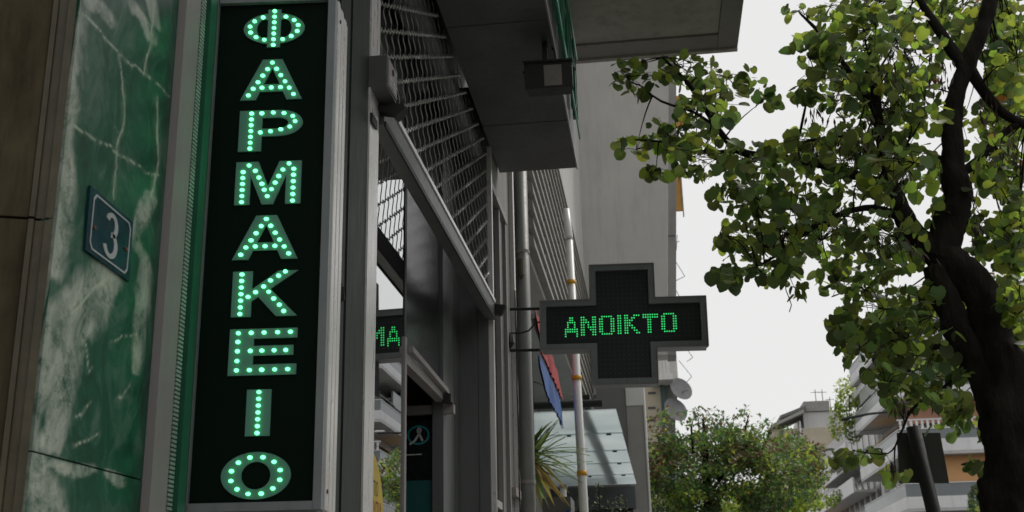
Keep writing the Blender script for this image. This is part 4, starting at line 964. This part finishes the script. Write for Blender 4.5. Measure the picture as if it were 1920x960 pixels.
cl2=[]; rc(1895,640,40,70,40,LT,10); rc(1890,560,40,40,26,LT,6); rc(1905,740,20,40,40,LT,5); rc(1720,590,50,40,20,LT,5)
cloud_tree(t4,cl2,18,9,.09,m_tree2)
q=MB().tube([at(1910,1500,1,18),at(1905,900,1,18),at(1898,640,1,18),at(1890,540,1,18)],[.12,.1,.06,.02],8); obj('trunk',q,m_bark,t4)
# weeds in front of the shop
wd=thing('weed_plant','thin leafy weeds growing up in front of the dark shop front','plant',tuple(at(1120,960,1,9.5).xy)+(0,))
q=MB(); lf=MB(); rn=random.Random(2)
for x,y in ((1075,945),(1090,925),(1122,905),(1120,930),(1140,940),(1160,925),(1172,935),(1105,948),(1150,950)):
    t=Vector(at(x,y,1,9.5+rn.uniform(-.2,.3))); b=Vector((t.x+rn.uniform(-.05,.05),t.y,0)); q.tube([b,(b+t)/2+Vector((.02,0,0)),t],.003,4)
    for k in range(26):
        u=rn.random()**.5; p=t-Vector((rn.gauss(0,.02),rn.gauss(0,.02),.22*(1-u))); s=rn.uniform(.014,.03); rm=Matrix.Rotation(rn.uniform(0,6.28),3,'Z')@Matrix.Rotation(rn.uniform(-.8,.8),3,'X')
        lf.face([rm@Vector(v_)*s+p for v_ in ((0,0,0),(.3,.5,0),(0,1.1,0),(-.3,.5,0))])
obj('stem',q,m_bark,wd); obj('leaves',lf,leafmat('weed_leaf',(.10,.13,.06),(.08,.1,.04)),wd,kind='stuff',fix=False)

# ------------------------------------------------------------------ sign seen from behind
sg=thing('street_sign','olive back of a square street sign on a leaning dark post','street sign',(1.6,7,0))
PY=7.0
a=at(1712,800,1,PY); b=at(1754,975,1,PY); d=(b-a); f0=a+d*(a.z/(a.z-b.z))
q=MB().tube([a,f0],[.041,.045],16); q.smooth=True; obj('post', q, m_post, sg)
c=[at(1681,812,1,PY+.07),at(1762,812,1,PY+.07),at(1779,906,1,PY+.07),at(1686,906,1,PY+.07)]
q=MB().hexa([(p.x,PY+.06,p.z) for p in c],[(p.x,PY+.07,p.z) for p in c]); obj('panel', q, m_signback, sg)
# ------------------------------------------------------------------ buildings down the street, right-hand side
Y0=62.0
B1=thing('balcony_building','corner apartment block with white wraparound balconies and orange walls behind the sign','building',(16,66,0))
Zp=lambda x,y,Y=Y0: at(x,y,1,Y).z
Xc=at(1683,800,1,Y0).x; YE=74.5; XE=Xc+11
obj('wall', MB().box(Xc+1.6,XE,Y0+1.6,YE,0,Zp(1668,727)+4.9), m_pale, B1)
obj('roof_slab', MB().box(Xc+.6,XE,Y0+.8,YE,Zp(1668,727)+4.902,Zp(1668,727)+5.1), m_conc, B1)
obj('pink_wall', MB().box(at(1682,760,1,Y0+1).x+.6,XE,Y0+1.0,Y0+1.598,Zp(1690,790),Zp(1668,752)), m_orange2, B1)
FL=[(Zp(1668,707)+3.05,Zp(1668,727)+3.05,Zp(1668,750)+3.05,False),(Zp(1668,707),Zp(1668,727),Zp(1668,750),False),(Zp(1690,806),Zp(1690,825),Zp(1690,854),True),(Zp(1697,908),Zp(1697,932),Zp(1697,960),False),(Zp(1700,1008),Zp(1700,1030),Zp(1700,1060),False)]
for i,(zt,zm_,zb_,rail) in enumerate(FL):
    s_=obj('balcony', MB().box(Xc,XE,Y0,Y0+1.598,zb_,zb_+.16).box(Xc,Xc+1.598,Y0+1.6,YE,zb_,zb_+.16), m_pale, B1)
    q=MB().box(Xc,XE,Y0-.01,Y0+.1,zb_+.161,zm_); q.box(Xc-.01,Xc+.1,Y0+.102,YE,zb_+.161,zm_); obj('parapet', q, m_parapet, s_)
    q=MB().box(Xc+.02,XE,Y0+.03,Y0+.08,zm_+.001,zt); q.box(Xc+.02,Xc+.07,Y0+.082,YE,zm_+.001,zt); obj('parapet_panel', q, m_pglass, s_)
    obj('handrail', MB().box(Xc,XE,Y0+.0,Y0+.1,zt+.002,zt+.05).box(Xc-.01,Xc+.09,Y0+.102,YE,zt+.002,zt+.05), m_parapet, s_)
    if rail:
        zr_=Zp(1690,789); q=MB(); 
        for k in range(26): q.box(Xc+.1+k*.28,Xc+.22+k*.28,Y0+.02,Y0+.06,zt+.052,zr_)
        obj('railing', q, m_parapet, s_); obj('rail_cap', MB().box(Xc,XE,Y0,Y0+.09,zr_+.002,zr_+.07), m_parapet, s_)
    # openings behind the balcony
    for k,(u0,u1) in enumerate(((.4,1.5),(3.4,5.2),(7,8.8))):
        wn=obj('window', MB().box(Xc+2.0+u0,Xc+2.0+u1,Y0+1.56,Y0+1.598,zb_+.2,zb_+2.3), m_shade, B1)
        obj('window_frame', MB().box(Xc+2.0+(u0+u1)/2-.03,Xc+2.0+(u0+u1)/2+.03,Y0+1.53,Y0+1.558,zb_+.2,zb_+2.3), m_parapet, wn)
    for k in range(3):
        wn=obj('window', MB().box(Xc+1.56,Xc+1.598,Y0+2.5+k*3.3,Y0+4.3+k*3.3,zb_+.2,zb_+2.3), m_shade, B1)
        obj('window_frame', MB().box(Xc+1.53,Xc+1.558,Y0+3.35+k*3.3,Y0+3.45+k*3.3,zb_+.2,zb_+2.3), m_parapet, wn)
pz=Zp(1800,852); obj('orange_wall', MB().box(at(1768,870,1,Y0+.9).x,XE,Y0+.9,Y0+1.55,FL[3][2]+.17,FL[2][2]-.002), m_orange, B1)
for i,(yy_,zz_) in enumerate(((Y0+1.0,FL[2][2]),(Y0+4.5,FL[3][2]),(Y0+7.5,FL[2][2]),(Y0+6,FL[1][2]))):
    ac=obj('air_conditioner', MB().box(Xc+1.2,Xc+1.55,yy_+.3,yy_+1.1,zz_+1.5,zz_+2.1) if i else MB().box(Xc+2.2,Xc+3.0,Y0+1.2,Y0+1.55,zz_+1.5,zz_+2.1), m_parapet, B1)
for (ya,yb,i) in ((63.2,66.5,1),(67.5,71,2),(64,68,3),(70,73.5,1)):
    zt_=FL[i][2]+2.55
    a_=obj('awning', MB().hexa([(Xc+.2,ya,zt_-.9),(Xc+1.57,ya,zt_),(Xc+1.57,yb,zt_),(Xc+.2,yb,zt_-.9)],[(Xc+.2,ya,zt_-.86),(Xc+1.57,ya,zt_+.04),(Xc+1.57,yb,zt_+.04),(Xc+.2,yb,zt_-.86)]), m_awning if i!=2 else m_ochre, B1)
    for y_ in (ya+.1,yb-.1): obj('awning_arm', MB().tube([(Xc+1.55,y_,zt_-.9),(Xc+.2,y_,zt_-.9)],.025,5), m_alu, a_)
# sloping street awning poles and plants on it
def plants(name,label,blobs,Y,seed,size=.10,group=None):
    t=thing(name,label,'plant',tuple(at(blobs[0][0],blobs[0][1],1,Y)),group=group); cloud_tree(t,blobs,Y,seed,size,m_tree2); 
    q=MB().tube([at(blobs[0][0],blobs[0][1]+blobs[0][3],1,Y),at(blobs[0][0]+1,blobs[0][1]-blobs[0][3]*.5,1,Y)],.04,5); obj('stem',q,m_bark,t)
plants('hanging_plant','light green climber hanging from the balconies below the lamp arm',[(1592,760,24,40,260,LT),(1570,790,16,34,150,LT),(1600,805,18,26,150,G_),(1580,730,14,20,60,LT),(1597,700,6,18,30,LT)],76,4,.24)
plants('balcony_plant','dark conifer on the lowest balcony beside the trunk',[(1832,935,16,26,260,DK),(1826,950,12,14,80,DK)],58,6,.16)
plants('garden_shrub','bright green shrub leaves in front of the balcony beside the dark trunk',[(1850,935,8,14,50,LT),(1842,955,12,10,50,LT)],16,6,.06)
plants('balcony_plant','small pale green plant on the balcony above the slatted parapet',[(1558,940,14,10,70,LT),(1570,930,9,12,50,G_)],70,12,.2)
# second block
B2=thing('terraced_building','pale stepped apartment block with slatted parapets farther along on the right','building',(16,90,0))
Xd=13.2
obj('wall', MB().box(Xd+1.5,Xd+12,77,106,0,15), m_pale, B2)
def strip(p,q_,hpx,m_,nm,th=.12,slab=True):
    a=at(*p,0,Xd); b=at(*q_,0,Xd); ya,yb=sorted((a.y,b.y)); z=(a.z+b.z)/2; h=hpx
    o=obj(nm, MB().box(Xd,Xd+th,ya,yb,z-h,z), m_, B2)
    if slab: obj('balcony_floor', MB().box(Xd+th+.002,Xd+1.498,ya,yb,z-h,z-h+.15), m_pale, o)
    return o
strip((1585,755),(1632,690),.5,m_parapet,'parapet'); 
o=strip((1598,895),(1515,955),1.0,m_parapet,'parapet')
strip((1585,832),(1545,862),.9,m_parapet,'parapet'); strip((1650,700),(1610,728),.9,m_pglass,'parapet')
strip((1600,862),(1540,905),.35,m_parapet,'parapet')
for k in range(12):
    y=78+k*2.3
    for z in (3,6,9,12): 
        wn=obj('window', MB().box(Xd+1.46,Xd+1.498,y,y+1.3,z-.4,z+1.6), m_shade, B2)
aw2=obj('awning', MB().hexa([(Xd-.2,80,11.2),(Xd+1.4,80,12.3),(Xd+1.4,86,12.3),(Xd-.2,86,11.2)],[(Xd-.2,80,11.25),(Xd+1.4,80,12.35),(Xd+1.4,86,12.35),(Xd-.2,86,11.25)]), m_awning, B2)
obj('awning', MB().hexa([(Xd-.3,92,5.6),(Xd+1.4,92,6.8),(Xd+1.4,98,6.8),(Xd-.3,98,5.6)],[(Xd-.3,92,5.65),(Xd+1.4,92,6.85),(Xd+1.4,98,6.85),(Xd-.3,98,5.65)]), m_ochre, B2)
# third block, far off
Y3=128
B3=thing('penthouse_building','distant pale building with a sloping roof awning at the end of the street','building',(16,132,0))
v=lambda x,y:at(x,y,1,Y3)
obj('wall', MB().box(v(1452,830).x,v(1600,830).x,Y3,Y3+12,0,v(1500,803).z), m_cream, B3)
obj('upper_wall', MB().box(v(1508,790).x,v(1580,790).x,Y3+.5,Y3+10,v(1508,803).z+.01,v(1530,771).z), m_pale, B3)
obj('roof_box', MB().box(v(1508,760).x,v(1556,760).x,Y3+.3,Y3+8,v(1508,771).z+.01,v(1530,751).z), m_conc, B3)
a=v(1448,803); b=v(1506,776); th=.35
obj('roof_awning', MB().hexa([(a.x,Y3-1,a.z),(b.x,Y3-1,b.z),(b.x,Y3+6,b.z),(a.x,Y3+6,a.z)],[(a.x,Y3-1,a.z+th),(b.x,Y3-1,b.z+th),(b.x,Y3+6,b.z+th),(a.x,Y3+6,a.z+th)]), m_awning, B3)
a=v(1462,787); b=v(1510,768)
obj('roof_awning', MB().hexa([(a.x,Y3-.8,a.z),(b.x,Y3-.8,b.z),(b.x,Y3+6,b.z),(a.x,Y3+6,a.z)],[(a.x,Y3-.8,a.z+th),(b.x,Y3-.8,b.z+th),(b.x,Y3+6,b.z+th),(a.x,Y3+6,a.z+th)]), m_walld, B3)
for x in (1462,1492): 
    wn=obj('window', MB().box(v(x,820).x,v(x+7,820).x,Y3-.05,Y3+.05,v(x,825).z,v(x,808).z), m_shade, B3)
obj('downpipe', MB().tube([(v(1500,830).x,Y3-.1,4),(v(1500,800).x,Y3-.1,v(1500,790).z)],.12,6), m_parapet, B3)
for k,(x_,y_) in enumerate(((1535,751),(1563,738),(1548,751))):
    p_=v(x_,y_ if k!=1 else 765); obj('roof_aerial', MB().tube([(p_.x,Y3+2,p_.z-.5),(p_.x,Y3+2,p_.z+1.6)],.04,4).tube([(p_.x-.5,Y3+2,p_.z+1.3),(p_.x+.5,Y3+2,p_.z+1.3)],.03,4), m_alud, B3)
# street lamp arm on the facade
sl=thing('street_lamp','thin curved street lamp arm with a white lamp head in front of the balconies','street lamp',tuple(at(1578,787,1,61)))
q=MB().tube([at(1578,787,1,61),at(1600,782,1,61),at(1630,776,1,61),at(1660,773,1,61),at(1685,772,1,61)],[.09,.08,.065,.05,.04],8); q.smooth=True; obj('arm', q, m_alud, sl)
q=MB().tube([at(1669,769.5,1,61),at(1675,768.5,1,61),at(1688,768,1,61),at(1692,768,1,61)],[.03,.055,.055,.02],8); q.smooth=True; obj('lamp_head', q, m_pole, sl)
# overhead wires
for a,b,lab in (((1190,806,45),(1680,795,40),'thin overhead wire crossing low in front of the balcony building'),((1002,716,9),(1300,782,40),'thin sagging wire running from the drainpipe behind the pole')):
    p=Vector(at(a[0],a[1],1,a[2])); q_=Vector(at(b[0],b[1],1,b[2])); mid=(p+q_)/2-Vector((0,0,.12))
    if 'sagging' in lab: q_=Vector(at(1100,746,1,16)); mid=(p+q_)/2-Vector((0,0,.03))
    else: p=Vector(at(1560,812,1,60)); q_=Vector(at(1700,795,1,61.8)); mid=(p+q_)/2-Vector((0,0,.1))
    wr=MB().tube([p,mid,q_],.012 if 'sagging' not in lab else .005,5); meta(obj('overhead_wire',wr,m_alud),lab,'wire')
# unseen row behind and beside the camera, added to cut facade sky light
B4=thing('unseen_opposite_building','long pale apartment block across the street out of view, added to cut sky light','building',(20,-10,0))
q=MB().box(13.2,24,-60,17,0,7.5); obj('wall', q, m_wall, B4)
for k in range(1): obj('balcony', MB().box(12,13.19,-58,16,3.4+3*k,4.4+3*k), m_parapet, B4)
B5=thing('unseen_rear_building','unseen pale building behind the viewer, added to cut sky light','building',(3,-30,0))
q=MB().box(-6,11.9,-40,-28,0,7.5); obj('wall', q, m_wall, B5)
for k in range(1): obj('balcony', MB().box(-5,11,-27.99,-26.8,3.4+3*k,4.4+3*k), m_conc, B5)
